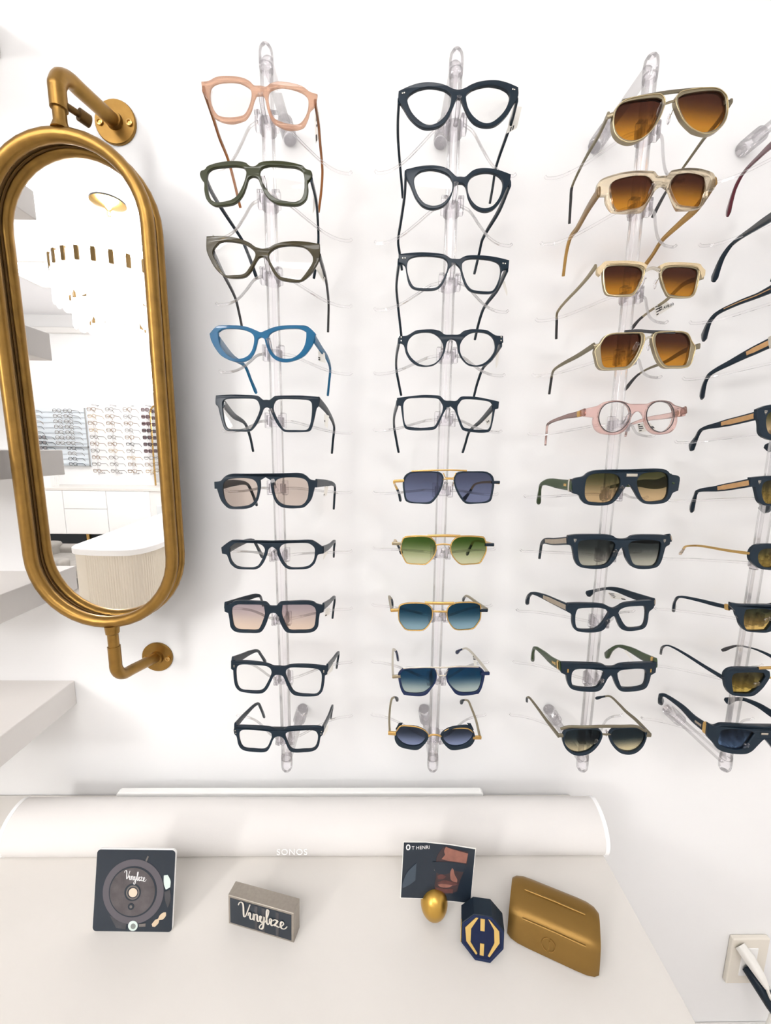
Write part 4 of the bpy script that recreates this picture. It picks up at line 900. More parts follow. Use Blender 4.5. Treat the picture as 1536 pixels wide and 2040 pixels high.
spectacles('32', 'straw crystal sunglasses with brown graded lenses, second down on the third rod', 2, c2,
  [(1035,165),(990,165),(960,130),(900,125),(820,122),(700,135),(600,160),(510,195),(480,230),(470,290),(480,338),(520,335),(548,335),(548,380),(570,430),(610,470),(700,480),(800,475),(860,470),(890,430),(930,360),(970,290),(1000,265),(1040,248)],
  [(590,250),(610,215),(680,185),(780,165),(890,165),(930,190),(955,240),(950,280),(920,340),(880,400),(840,430),(740,450),(650,460),(620,430),(600,360),(590,300)],
  [(475,240),(1475,185)], M_crys, L_brown, ([(1193,382),(1172,415),(1150,455),(1136,474),(1128,505),(1122,550)], 3), ([(1425,360),(1390,412),(1355,445),(1318,480),(1300,508),(1284,530)], 3), CT_=(0, 0, 1),
  hs=(14,11,6,5,7), th=.0065, bev=.0012, wd=.0025, tm=M_crysd, name='sunglasses', cat='sunglasses')
spectacles('33', 'textured gold browline sunglasses with brown lenses, third down on the third rod', 2, c3,
  [(997,235),(550,250),(580,215),(700,205),(880,225),(920,250),(925,290),(900,370),(860,440),(820,490),(740,500),(640,495),(580,480),(555,420),(545,330)],
  [(565,270),(590,235),(700,222),(860,235),(900,270),(903,310),(877,370),(842,440),(802,472),(700,480),(610,475),(580,440),(568,350)],
  [(500,225),(1465,250)], M_pgold, L_brown, ([(360,170),(310,240),(250,310),(105,472),(98,550),(95,655)], 3), ([(1080,240),(950,290),(830,400),(722,472),(650,530),(600,590)], 3), CT_=k2,
  metal=M_pgold, bars=(([(928,262),(997,240),(1062,258)], .0018, M_silver), ([(915,285),(997,252),(1070,285)], .0009, M_silver)), brows=([(540,210),(560,188),(650,182),(750,180),(830,185),(900,195),(945,222),(928,262),(900,228),(800,212),(700,206),(590,216),(548,262),(520,315),(495,292),(498,240)], mat('ribbed_champagne_acetate', (204, 184, 148), .35, bump=.6, bscale=700)),
  hs=(7,5,3,3,6), tm=M_pgold, tips=M_char, th=.004, rimm=M_edge, name='sunglasses', cat='sunglasses', tagp=([(1010,590),(1120,545),(1175,590),(1030,680)], -.088, [(.05,.6,.05,.13),(.05,.5,.3,.4),(.05,.4,.55,.65),(.02,.15,.8,.9)], ('$1,410.00', .72, .62, .0062)))
spectacles('34', 'grey-gold navigator sunglasses with a black bar above the bridge, third rod', 2, c4,
  [(962,105),(520,200),(570,130),(640,105),(760,100),(900,100),(925,130),(925,180),(890,280),(840,370),(780,425),(700,435),(540,437),(500,400),(485,340),(472,260)],
  [(532,220),(572,150),(640,120),(880,112),(895,150),(880,230),(830,330),(770,400),(700,410),(570,412),(545,380),(533,300)],
  [(472,240),(1380,215)], M_pgold, L_brown, ([(350,700),(240,770),(130,830),(75,872),(60,940),(48,1025)], 3), ([(1055,705),(950,740),(830,810),(702,862),(630,910),(555,1000)], 3), CT_=k2,
  metal=M_pgold, bars=(([(750,92),(860,84),(1000,92),(1140,96),(1200,98)], .0022, M_char), ([(925,168),(965,142),(1010,150)], .0016, M_silver)), ends=(([(470,228),(525,215)], .003, M_pgold), ([(1370,230),(1422,228)], .003, M_gungold)),
  hs=(8,6,3,3,6), tm=M_gungold, tips=M_char, th=.0065, rimm=M_edge, name='sunglasses', cat='sunglasses')
def pink_rims(t, ps, px, mm):
    L = [(600,230),(620,160),(670,110),(750,92),(820,100),(870,140),(885,190),(875,250),(840,310),(790,350),(720,368),(660,350),(615,300)]
    for f in (lambda p: p, mm):
        lo = smooth2([f(ps.un(*p)) for p in px(L)], 4); bm = bmesh.new(); flat(bm, [offset_loop(lo, .0004), offset_loop(lo, -.0006)], .0012, .0002, ps.at(-.0006)); mesh_obj('metal_rim', bm, M_char, t)
spectacles('35', 'pink crystal round spectacles with clear lenses in the middle of the third rod', 2, c5,
  [(965,110),(900,110),(870,105),(820,86),(740,80),(660,92),(600,125),(540,140),(480,155),(465,190),(475,225),(560,235),(555,280),(575,340),(620,375),(700,390),(780,385),(840,350),(880,290),(900,230),(930,190),(965,178)],
  [(600,230),(620,160),(670,110),(750,92),(820,100),(870,140),(885,190),(875,250),(840,310),(790,350),(720,368),(660,350),(615,300)],
  [(480,155),(1385,150)], M_pink, M_lens, ([(475,185),(400,208),(300,228),(145,292),(130,370),(120,480)], 3), ([(1385,165),(1250,215),(1050,245),(900,292),(860,330),(840,400)], 3),
  hs=(11,8,4,4,6), th=.006, bev=.0012, hinge=(.2, M_gold, 9, .007), extra=pink_rims, tagp=([(945,290),(1060,280),(1115,340),(960,370)], -.085, [(.05,.2,.05,.2),(.05,.35,.3,.42),(.05,.35,.52,.62),(.05,.2,.75,.85),(.8,1,.5,.8)]))
def slot_bar(t, ps, px, mm):
    P = [Vector(ps.at(-.0006)(*ps.un(*p), 0)) for p in px([(945,175),(1050,175)])]
    mesh_obj('bridge_slot', sweep(bmesh.new(), P, .0022, .0012, n=8, upv=(0, 1, 0), power=4), M_silver, t)
spectacles('36', 'chunky black flat-top sunglasses with green temples and sand lenses on the third rod', 2, c6,
  [(985,120),(800,122),(650,130),(590,150),(545,185),(460,205),(436,225),(435,290),(440,350),(500,370),(520,410),(560,450),(620,465),(720,468),(800,455),(860,410),(910,340),(950,285),(985,262)],
  [(556,340),(560,270),(580,200),(630,168),(720,160),(830,165),(880,190),(900,240),(885,300),(850,370),(810,420),(750,438),(660,436),(590,425),(562,390)],
  [(545,185),(1378,165)], M_black, L_sand, ([(440,275),(320,262),(200,243),(135,267),(120,340),(110,440)], 3), ([(1390,210),(1250,262),(1080,255),(790,290),(745,340),(708,395)], 3),
  hs=(17,15,5,7,15), th=.006, bev=.0012, wd=.0026, tm=M_dkgreen, hinge=(.06, M_silver, 20, .004), name='sunglasses', cat='sunglasses', extra=slot_bar, inlay=(.14, .26, 5, M_gold))
def emblems(pts):
    def f(t, ps, px, mm):
        for s_ in (lambda p: p, mm):
            a, b = s_(ps.un(*px([pts])[0])); bm = bmesh.new()
            for q_ in ([(-.0022,.0030),(.0022,.0030),(.0016,.0024),(-.0016,.0024)], [(-.0020,.0018),(-.0012,.0018),(-.0004,-.0016),(0,-.0030)], [(.0020,.0018),(0,-.0030),(.0004,-.0016),(.0012,.0018)], [(-.0003,.0020),(.0003,.0020),(.0003,-.0004),(-.0003,-.0004)]):
                flat(bm, [[(a+x, b+z) for x, z in q_]], .0004, .00005, ps.at(-.0003))
            mesh_obj('emblem', bm, M_silver, t, smooth=0)
    return f
spectacles('37', 'black square sunglasses with smoky lenses and grey-brown temple inlay, third rod', 2, c7,
  [(915,162),(860,155),(820,130),(740,120),(600,118),(480,120),(395,130),(387,170),(390,212),(430,235),(445,300),(460,370),(490,420),(540,440),(640,450),(730,445),(790,420),(850,350),(880,280),(900,250),(920,243)],
  [(490,215),(510,185),(590,172),(700,172),(810,185),(845,215),(840,260),(815,320),(780,385),(740,412),(640,422),(540,415),(505,380),(490,300)],
  [(390,135),(1375,140)], M_black, L_smoke, ([(390,178),(260,187),(170,182),(140,207),(130,260),(118,345)], 3), ([(1370,150),(1200,172),(1000,172),(792,202),(780,260),(790,330)], 3),
  hs=(13,12,5,5,7), th=.006, wd=.0024, inlay=(.03, .62, 8, M_greyin), name='sunglasses', cat='sunglasses', extra=emblems((458,180)))
spectacles('38', 'black square clear-lens spectacles with grey-brown temple inlay, low on the third rod', 2, c8,
  [(930,298),(885,285),(840,262),(760,252),(600,248),(490,252),(472,280),(475,325),(525,360),(530,430),(545,490),(580,518),(660,530),(760,528),(830,505),(870,450),(900,392),(930,372)],
  [(560,380),(570,330),(590,303),(680,295),(790,295),(860,315),(880,345),(860,380),(820,440),(780,480),(740,498),(660,503),(590,495),(565,460)],
  [(480,255),(1312,225)], M_black, M_lens, ([(480,288),(360,232),(240,178),(150,152),(112,180),(95,245)], 3), ([(1310,238),(1100,170),(960,120),(862,107),(740,130),(670,165)], 3),
  hs=(13,11,5,6,14), th=.006, wd=.0024, inlay=(.03, .62, 8, M_greyin), extra=emblems((1, 1)) if False else None, tagp=([(868,145),(985,160),(1050,220),(905,205)], -.085, [(.05,.5,.05,.14),(.05,.4,.28,.36),(.1,.4,.48,.56),(.15,.3,.7,.8),(.7,.98,.75,.95)]))
def gold_plaques(t, ps, px, mm):
    for s_ in (lambda p: p, mm):
        a, b = s_(ps.un(*px([(487,318)])[0])); bm = bmesh.new(); flat(bm, [[(a-.0012, b-.003), (a+.0012, b-.003), (a+.0012, b+.003), (a-.0012, b+.003)]], .0006, .0001, ps.at(-.0004)); mesh_obj('gold_plaque', bm, M_gold, t)
spectacles('39', 'chunky black rectangular spectacles with gold hinges, second from the bottom of the third rod', 2, c9,
  [(905,285),(860,280),(820,260),(700,250),(560,245),(425,242),(425,340),(475,365),(485,430),(510,485),(560,508),(650,520),(750,522),(800,505),(840,450),(870,395),(890,372),(912,365)],
  [(523,390),(530,340),(560,310),(640,302),(750,310),(815,320),(838,345),(825,390),(795,450),(770,480),(700,490),(600,482),(540,465),(525,430)],
  [(425,242),(1340,240)], M_black, M_lens, ([(422,275),(330,220),(250,150),(175,97),(155,130),(150,212)], 3), ([(1330,242),(1200,180),(1080,115),(972,82),(900,120),(850,182)], 3),
  hs=(16,13,5,7,15), th=.0065, wd=.0024, tm=M_dkgreen, hinge=(.08, M_gold, 15, .005), inlay=(.14, .30, 5, M_gold), extra=gold_plaques, tagp=([(1025,130),(1045,120),(1110,215),(1115,240)], -.095, None))
spectacles('3a', 'black teardrop aviators with a grey brow bar, bottom of the third rod', 2, ca_,
  [(855,392),(450,430),(490,400),(560,392),(700,390),(780,395),(815,430),(820,470),(790,540),(740,600),(680,640),(600,655),(530,640),(470,590),(440,520),(437,470)],
  [(460,470),(482,422),(560,407),(700,404),(778,410),(803,440),(793,490),(748,555),(688,605),(600,627),(532,612),(482,568),(457,520)],
  [(437,480),(1243,462)], M_black, L_smokey, ([(400,462),(290,322),(180,172),(115,92),(95,102),(95,132)], 3), ([(1275,452),(1140,310),(1040,225),(975,157),(890,82),(820,87),(755,102)], 4),
  metal=M_gungold, bars=(([(418,400),(500,378),(650,380),(800,374),(1000,374),(1150,376),(1235,420)], .0024, M_gungold), ([(818,448),(855,452),(898,448)], .0016, M_gungold)), ends=(([(400,464),(445,464)], .0028, M_gungold), ([(1235,460),(1282,462)], .0028, M_gungold)),
  hs=(7,5,3,3,6), tm=M_gungold, tips=M_black, th=.005, name='sunglasses', cat='sunglasses', yt=-.05)
# --- fourth rod (cut by the right edge of the photo)
X5, X6, X7 = (1346, 780, 8.084), (1326, 1020, 7.314), (1296, 1260, 6.4)
F0 = (0, 0, 1)
def at_px(z, dx=0): return proj((ROD_X[3]+dx, YF, z))
def transplant(src, z, dx=0):
    """outline of another pair re-seen at the fourth rod (local outline -> pixels)"""
    t, ps, O2, L2, aL, aR, tl = GL[src]; o = Vector((ROD_X[3]+dx, YF, z))
    while min(proj(o+Vector(ps.at()(p[0], p[1], 0)))[0] for p in O2) < 1541: o.x += .002
    f = lambda p: proj(o+Vector(ps.at()(p[0], p[1], 0)))
    return [f(p) for p in O2], [f(p) for p in L2], [f(aL), f(aR)]
z1 = GL['31'][0].location.z; z2 = GL['32'][0].location.z; z3 = GL['33'][0].location.z; z4 = GL['34'][0].location.z
O, L, A = transplant('24', z1-.006)
spectacles('41', 'dark red spectacles at the top of the fourth rod, only one temple in the picture', 3, F0, O, L, A, M_dkred, M_lens, (zoom((1396, 220, 5.664), [(900,330),(793,395),(680,500),(470,722),(380,900),(300,1190)]), 3), None, hs=(12,9,5,6,20))
O, L, A = transplant('21', z2)
spectacles('42', 'black spectacles with broad grey-marbled temples, second down on the fourth rod', 3, F0, O, L, A, M_black, M_lens, (zoom((1396, 220, 5.664), [(850,1170),(793,1205),(600,1330),(350,1512),(240,1670),(140,1930)]), 3), None, hs=(15,12,5,8,18), wd=.0024, inlay=(.1, .8, 6, M_char))
O, L, A = transplant('32', z3)
spectacles('43', 'black spectacles with a thin tan line along the temple, third down on the fourth rod', 3, F0, O, L, A, M_black, M_lens, (zoom((1356, 540, 7.846), [(1500,240),(1412,285),(1200,385),(900,500),(570,662),(450,800),(350,1070)]), 4), None, hs=(15,8,6,7,24), wd=.0024, inlay=(.22, .9, 1.6, M_tan))
O, L, A = transplant('39', z4)
spectacles('44', 'black spectacles with a tan panel and silver band on the temple, fourth rod', 3, F0, O, L, A, M_black, M_lens, (zoom((1356, 540, 7.846), [(1500,1070),(1412,1115),(1300,1170),(1050,1290),(800,1420),(470,1602),(380,1750),(330,1970)]), 5), None, hs=(16,14,6,7,24), wd=.0024, inlay=(.22, .62, 8, M_tan), hinge=(.17, M_silver, 18, .005))
spectacles('45', 'black sunglasses with wide tan temple panels, in the middle of the fourth rod', 3, F0,
  [(1606,812),(1585,806),(1560,804),(1536,806),(1521.7,809.7),(1509,815),(1508,833),(1512,838),(1513.6,849),(1514,860),(1517,866.6),(1523,871.5),(1536,876.5),(1560,878),(1580,868),(1595,846),(1606,838)],
  [(1527,843),(1530,826),(1540,820),(1565,818),(1585,824),(1590,835),(1580,855),(1565,866),(1545,868),(1532,862)], [(1509,815),(1703,815)], M_black, L_sand,
  (zoom(X5, [(1318,385),(1000,465),(700,535),(420,612),(330,755),(240,925)]), 3), None, th=.006, hs=(13,12,5,7,20), wd=.0024, inlay=(.02, .66, 8, M_tan), name='sunglasses', cat='sunglasses', extra=emblems((1525.5,822)))
spectacles('46', 'black sunglasses with tan temple panels and hexagonal tips, below the middle of the fourth rod', 3, F0,
  [(1597,955),(1580,950),(1560,948),(1536,948),(1512,949.5),(1495.7,951.5),(1494.5,969),(1505,971),(1508,983),(1510.5,995),(1515.5,1002.7),(1524,1007),(1540,1008),(1560,1006),(1575,996),(1588,980),(1597,974)],
  [(1518.6,985),(1519,970),(1524,961),(1536,957),(1560,956),(1577,962),(1580,972),(1570,990),(1555,1001),(1538,1004),(1525,1001)], [(1495.7,951.5),(1698,952)], M_black, L_olivey,
  (zoom(X5, [(1200,1470),(900,1525),(650,1565),(360,1602),(310,1700),(255,1910)]), 3), None, th=.006, hs=(13,12,5,7,22), wd=.0024, inlay=(.02, .62, 8, M_tan), name='sunglasses', cat='sunglasses', extra=emblems((1513,961)))
spectacles('47', 'thick black rimmed sunglasses with thin gold temples on the fourth rod', 3, F0,
  [(1582,1092),(1494,1107.5),(1498,1094),(1508,1086),(1524,1084),(1545,1084),(1562,1088),(1571,1100),(1570,1114),(1560,1128),(1545,1135),(1520,1134.6),(1508,1129),(1496,1117)],
  [(1510.6,1112),(1512.6,1102),(1520,1095),(1536,1093),(1550,1094),(1560,1101),(1561,1112),(1554,1124),(1542,1130),(1524,1130),(1514,1122)], [(1494,1107),(1674,1107)], M_black, L_olivey,
  (zoom(X6, [(1230,605),(900,560),(490,492),(300,500),(250,560),(210,610)]), 3), None, metal=M_gold, bars=(([(1568,1096),(1584,1091),(1600,1096)], .0015, M_gold),), ends=(([(1494,1103),(1500,1104)], .002, M_gold),), hs=(5,4,3,3,7), tm=M_gold, tips=M_clrtip, th=.006, name='sunglasses', cat='sunglasses')
spectacles('48', 'black sunglasses with gold hinges and mustard graded lenses on the fourth rod', 3, F0,
  [(1565,1209),(1536,1205),(1503.7,1205),(1476.4,1204),(1457,1201),(1457,1208),(1465.5,1218),(1468,1226.5),(1472,1233),(1475,1244),(1482,1254),(1490,1258.6),(1510,1260.5),(1528,1260.6),(1540,1256),(1548,1240),(1555,1228),(1565,1224)],
  [(1482.6,1238.8),(1484,1222),(1487,1215),(1504,1213),(1525,1213.5),(1540,1216),(1543,1225),(1538,1242),(1528,1256),(1510,1257),(1492,1256),(1485,1250)], [(1457,1202),(1673,1204)], M_black, L_mustard,
  (zoom(X6, [(1090,1412),(900,1385),(700,1340),(450,1277),(200,1237),(130,1320),(120,1420)]), 4), None, hs=(6,7,4,6,20), th=.006, hinge=(.28, M_gold, 10, .006), name='sunglasses', cat='sunglasses')
spectacles('49', 'black double-bridge aviators with a gold top bar on the fourth rod', 3, F0,
  [(1546,1338),(1443.7,1344),(1450.7,1335),(1463,1331),(1496,1331),(1520,1332),(1534,1338),(1535,1348),(1530,1358),(1519.4,1372.5),(1505,1385),(1496,1388),(1468,1387),(1455.4,1383),(1447.6,1372.5),(1444.5,1360)],
  [(1458.5,1357),(1460,1347.5),(1465,1342),(1499,1340),(1522,1341),(1526,1349),(1515,1365),(1500,1379),(1493,1382),(1462,1381)], [(1443.7,1350),(1648,1350)], M_black, L_olivey,
  (zoom(X7, [(945,588),(700,440),(400,250),(230,167),(150,190),(130,270)]), 3), (zoom(X7, [(2000,560),(1536,302),(1430,250),(1300,202),(1100,170),(910,230)]), 3), metal=M_gold,
  bars=(([(1512,1332),(1546,1331),(1580,1332)], .0024, M_gold), ([(1532,1352),(1546,1350),(1560,1352)], .0014, M_gold)), ends=(([(1440,1352),(1448,1352)], .0024, M_black),), hs=(7,5,2.5,3,7), tm=M_black, tips=M_char, th=.006, name='sunglasses', cat='sunglasses')
spectacles('4a', 'chunky black shield sunglasses with gold bands and dark blue lenses, fourth rod', 3, F0,
  [(1527,1449),(1510,1447.5),(1491,1446),(1470,1444.5),(1452,1443.6),(1437,1443.8),(1425.7,1447.5),(1413,1442),(1410,1467),(1422.6,1482),(1430.4,1493),(1443,1499),(1464.8,1503),(1486.6,1503),(1499,1497.5),(1510,1486.6),(1519.4,1477),(1527,1474)],
  [(1432,1480),(1434,1466),(1437,1457),(1446,1454),(1475.7,1453.5),(1495,1457),(1504,1462),(1499,1470),(1488,1485),(1482,1492),(1465,1494),(1440,1488)], [(1411.6,1441),(1640,1443)], M_black, L_night,
  (zoom(X7, [(745,1245),(550,1100),(400,950),(190,802),(130,802),(135,902)]), 3), (zoom(X7, [(2050,1350),(1800,1200),(1536,1030),(1370,925),(1190,852),(1080,850),(960,880)]), 4), th=.007, bev=.0014, hs=(18,13,6,7,15), wd=.0028, hinge=(.08, M_gold, 20, .006), inlay=(.14, .28, 5, M_greyin), name='sunglasses', cat='sunglasses', yt=-.05,
  extra=lambda t, ps, px, mm: mesh_obj('bridge_slot', sweep(bmesh.new(), [Vector(ps.at(-.0006)(*ps.un(*p), 0)) for p in ((1515,1461),(1529,1461.5))], .0018, .0010, n=8, upv=(0, 1, 0), power=4), M_silver, t))

# ------------------------------------------------------------------ the rest of the shop, seen in the mirror
# chandelier of frosted glass leaves in three tiers
cc = ratz(215, 402, RZ); CHX, CHY = cc.x, cc.y
ch = empty('chandelier', (CHX, CHY, 2.0), 'tiered chandelier of white glass leaves on a gold chain, seen in the mirror', 'chandelier')
zr = lambda u, v: raty(u, v, CHY).z-2.0
R1 = .355; ztop = raty(150, 500, CHY+R1*.9).z-2.0; zbot = raty(240, 697, CHY+R1*.38).z-2.0
bm = bmesh.new(); lathe(bm, [(0, RZ-2.0), (.10, RZ-2.001), (.115, RZ-2.012), (.09, RZ-2.025), (.03, RZ-2.04), (.012, RZ-2.06), (0, RZ-2.06)], n=28); mesh_obj('canopy', bm, M_gold, ch)
zc = RZ-2.06; zl = zr(222, 450)
nl = 0
while zc > zl+.02:
    a = nl % 2*PI/2; P = [Vector((.014*math.cos(t)*math.cos(a), .014*math.cos(t)*math.sin(a), zc-.02+.024*math.sin(t))) for t in [2*PI*k/14 for k in range(14)]]
    mesh_obj('chain_link', sweep(bmesh.new(), P, .0038, n=6, closed=True), M_gold, ch); zc -= .038; nl += 1
tube('stem', [(0, 0, zc+.01), (0, 0, zbot+.1)], .009, M_gold, ch)
M_leaf = mat('frosted_glass_leaf', (250, 250, 252), .3, trans=0)
nt = M_leaf.node_tree; b = nt.nodes['Principled BSDF']; tr = nt.nodes.new('ShaderNodeBsdfTranslucent'); tr.inputs[0].default_value = (.95, .94, .93, 1)
mx = nt.nodes.new('ShaderNodeMixShader'); mx.inputs[0].default_value = .6
nt.links.new(b.outputs[0], mx.inputs[1]); nt.links.new(tr.outputs[0], mx.inputs[2]); nt.links.new(mx.outputs[0], nt.nodes['Material Output'].inputs['Surface'])
M_clip = mat('bronze_clip', lrgb=(.16, .10, .035), rough=.4, metal=.8)
H = ztop-zbot
tiers = [(R1, 24, ztop, H*.50), (R1*.72, 18, ztop-H*.32, H*.42), (R1*.42, 12, ztop-H*.56, H*.44)]
leaf0 = clip0 = None
for R, n, zt_, h in tiers:
    P = [Vector((R*math.cos(2*PI*k/40), R*math.sin(2*PI*k/40), zt_)) for k in range(40)]
    ring = mesh_obj('ring', sweep(bmesh.new(), P, .007, n=6, closed=True), M_gold, ch)
    w = PI*R/n*1.02
    bm = bmesh.new(); L = [(w, 0), (w, -h+w)]+[(w*math.cos(t), -h+w-w*math.sin(t)) for t in [PI*k/10 for k in range(1, 10)]]+[(-w, -h+w), (-w, 0)]
    flat(bm, [L], .008, .002, lambda a, b_, c: (a, -c-.012+.35*a*a/R, b_)); lf = mesh_obj('glass_leaf', bm, M_leaf, ch)
    bm = bmesh.new(); bx(bm, -.014, .014, -.028, -.005, -.075, .012, .004); cl = mesh_obj('clip', bm, M_clip, lf)
    for k in range(n):
        a = 2*PI*k/n
        if k == 0: q, qc = lf, cl
        else:
            q = link(lf.copy(), ch); qc = link(cl.copy(), q)
        q.location = (R*math.cos(a), R*math.sin(a), zt_); q.rotation_euler = (0, 0, a+PI/2)
M_bulb = mat('lit_bulb', (255, 250, 244), emit=60)
for k in range(6):
    a = 2*PI*k/6+.3; r = R1*.33
    bm = bmesh.new(); bmesh.ops.create_uvsphere(bm, u_segments=12, v_segments=8, radius=.03)
    for v in bm.verts: v.co += Vector((r*math.cos(a), r*math.sin(a), ztop-H*.3))
    mesh_obj('bulb', bm, M_bulb, ch)
for k in range(2):
    ld = bpy.data.lights.new('chandelier_light', 'POINT'); ld.energy = CHAND_POWER; ld.shadow_soft_size = .22; ld.color = (1, .985, .97)
    lo = bpy.data.objects.new('chandelier_light', ld); COL.objects.link(lo); lo.parent = ch; lo.location = (0, 0, (ztop+.13) if k == 0 else zbot-.16)

# reception counter with a fluted rounded end
RC = 1.0
rcx0, rcx1, rcy0 = -1.53, -1.115, -1.28
rc = empty('reception_counter', ((rcx0+rcx1)/2, -2.2, 0), 'cream fluted reception counter with a rounded white top, seen in the mirror', 'counter')
ro = Vector(((rcx0+rcx1)/2, -2.2, 0))
def roundplan(x0, x1, y0, y1, rl, rr, n=14):
    L = [(x1, y1), (x0, y1)]
    L += [(x0+rl-rl*math.cos(PI/2*k/n), y0-rl+rl*math.sin(PI/2*k/n)) for k in range(n+1)]
    L += [(x1-rr+rr*math.sin(PI/2*k/n), y0-rr+rr*math.cos(PI/2*k/n)) for k in range(n+1)]
    return L
RP = [(-1.29, -3.3), (-1.69, -3.3), (-1.506, -1.385)]+[(p.x, p.y) for p in catmull([(-1.506, -1.385, 0), (-1.484, -1.335, 0), (-1.443, -1.306, 0), (-1.37, -1.289, 0), (-1.297, -1.282, 0), (-1.225, -1.283, 0), (-1.177, -1.295, 0), (-1.138, -1.335, 0), (-1.118, -1.40, 0), (-1.113, -1.50, 0)], 6)][1:]
L = RP
bm = bmesh.new(); flat(bm, [[(a-ro.x, b_-ro.y) for a, b_ in L]], .03, .004, lambda a, b_, c: (a, b_, RC-c)); mesh_obj('top', bm, mat('glossy_white_top', (248, 246, 243), .15), rc, smooth=30)
L = [(p[0]*1, p[1]) for p in offset_loop(RP, -.012)]
M_cream = mat('cream_lacquer', (228, 218, 200), .5)
acc = 0; P = []
for i, p in enumerate(L):
    P.append(Vector((*p, 0)))
D = [P[0]]
for a, b_ in zip(P, P[1:]+P[:1]):
    d = (b_-a).length; m = max(1, int(d/.0022)) if min(a.y, b_.y) > -3.2 and max(a.x, b_.x) > -1.46 else max(1, int(d/.05))
    for k in range(1, m+1): D.append(a.lerp(b_, k/m))
D = D[:-1]; s = 0; pts = []
for i, p in enumerate(D):
    t = (D[(i+1) % len(D)]-D[i-1]).normalized(); nn = Vector((t.y, -t.x, 0)); s += (p-D[i-1]).length if i else 0
    amp = .0035 if (p.x > -1.40 and p.y > -1.9) else 0
    pts.append(p - nn*amp*abs(math.sin(PI*s/.012)))
bm = bmesh.new()
lo = [bm.verts.new((p.x-ro.x, p.y-ro.y, .0)) for p in pts]; hi = [bm.verts.new((p.x-ro.x, p.y-ro.y, RC-.03)) for p in pts]
for k in range(len(pts)): bm.faces.new((lo[k], lo[(k+1) % len(pts)], hi[(k+1) % len(pts)], hi[k]))
bmesh.ops.recalc_face_normals(bm, faces=bm.faces[:]); mesh_obj('fluted_body', bm, M_cream, rc, smooth=50)

# low white cabinet along the far wall, basket, side unit, gold mirror
ct = raty(200, 973, -4.75).z; cbz = raty(120, 1064, -4.75).z
cbx = Vector((-3.4, -5.0, 0))
cab = empty('low_cabinet', cbx, 'long low white cabinet under the far wall of eyewear, seen in the mirror', 'cabinet')
cf = -4.74
o = box('carcass', -5.6, -2.3, RY0+.01, cf-.02, cbz, ct-.03, M_trim, cab); rel(o, cbx)
o = box('cabinet_top', -5.62, -2.28, RY0+.005, cf, ct-.03, ct, M_top, cab); rel(o, cbx)
xd = [raty(u, 1020, cf).x for u in (52, 128, 214, 300)]; zd = raty(170, 1014, cf).z
def front(name, x0, x1, z0, z1):
    o = box(name, min(x0, x1)+.004, max(x0, x1)-.004, cf-.019, cf-.001, z0, z1, M_whitepl, cab, bev=.002); rel(o, cbx)
front('door', xd[0], xd[1], cbz+.01, ct-.035); front('drawer', xd[1], xd[2], zd+.003, ct-.035); front('drawer', xd[1], xd[2], cbz+.01, zd-.003); front('door', xd[2], xd[3], cbz+.01, ct-.035)
for x in (-5.4, raty(135, 1075, cf).x, -2.5):
    bm = bmesh.new(); bx(bm, x-.02-cbx.x, x+.02-cbx.x, -.15, -.11, 0, cbz); mesh_obj('leg', bm, M_gold, cab)
o = box('painted_gap_shade', -5.5, -2.4, RY0+.02, RY0+.08, 0, cbz, mat('dark_gap_shade', (52, 60, 66), .6), cab); rel(o, cbx)  # dark strip painted in for the shade in the gap under the cabinet
pb = raty(95, 965, -4.95)
bk2 = empty('basket', (pb.x, -4.95, ct), 'small white slatted basket on the far cabinet, seen in the mirror under a shelf', 'basket')
bm = bmesh.new(); q = [(-.12, -.09), (.12, -.09), (.12, .09), (-.12, .09)]
for z0, z1, s0, s1 in ((0, .02, .8, .82), (.15, .18, 1.0, 1.03)):
    R0 = [bm.verts.new((x*s0, y*s0, z0)) for x, y in q]; R1_ = [bm.verts.new((x*s1, y*s1, z1)) for x, y in q]
    for k in range(4): bm.faces.new((R0[k], R0[(k+1) % 4], R1_[(k+1) % 4], R1_[k]))
for k in range(4):
    a, b_ = Vector(q[k]), Vector(q[(k+1) % 4])
    for i in range(9):
        t0, t1 = (i+.15)/9, (i+.75)/9; p0, p1 = a.lerp(b_, t0), a.lerp(b_, t1)
        bm.faces.new([bm.verts.new(v) for v in ((p0.x*.82, p0.y*.82, .02), (p1.x*.82, p1.y*.82, .02), (p1.x, p1.y, .15), (p0.x, p0.y, .15))])
bm.faces.new([bm.verts.new((x*.8, y*.8, .001)) for x, y in q]); mesh_obj('body', bm, M_whitepl, bk2)
gz0, gz1 = raty(315, 990, -5.2).z, raty(305, 806, -5.2).z; gx = raty(303, 900, -5.2).x; gw = .34
gm = empty('round_cornered_mirror', (gx+gw/2, -5.23, gz0), 'far slim gold rimmed mirror with rounded corners, partly seen in the gold mirror', 'mirror')
L = rrect(gw, gz1-gz0, .12); L = [(a-gw/2, b_) for a, b_ in L]
mesh_obj('rim', sweep(bmesh.new(), [Vector((a, .012, b_)) for a, b_ in L], .008, n=8, closed=True, upv=(0, 1, 0)), M_gold, gm)
bm = bmesh.new(); flat(bm, [L], .006, .0005, lambda a, b_, c: (a, c-.002, b_)); mesh_obj('glass', bm, M_mirror, gm, smooth=0)
gp = raty(312, 1010, -4.0)
su = empty('side_unit', (gp.x+.1, -4.3, 0), 'pale grey pedestal unit behind the reception counter, seen in the mirror', 'cabinet')
bm = bmesh.new(); bx(bm, -.16, .16, -.2, .2, 0, .80, .006); mesh_obj('body', bm, mat('pale_grey_unit', (206, 210, 212), .5), su)
bm = bmesh.new(); bx(bm, -.11, .11, .2, .206, .45, .72, .002); mesh_obj('drawer', bm, mat('pale_blue_grey_panel', (190, 198, 206), .5), su)
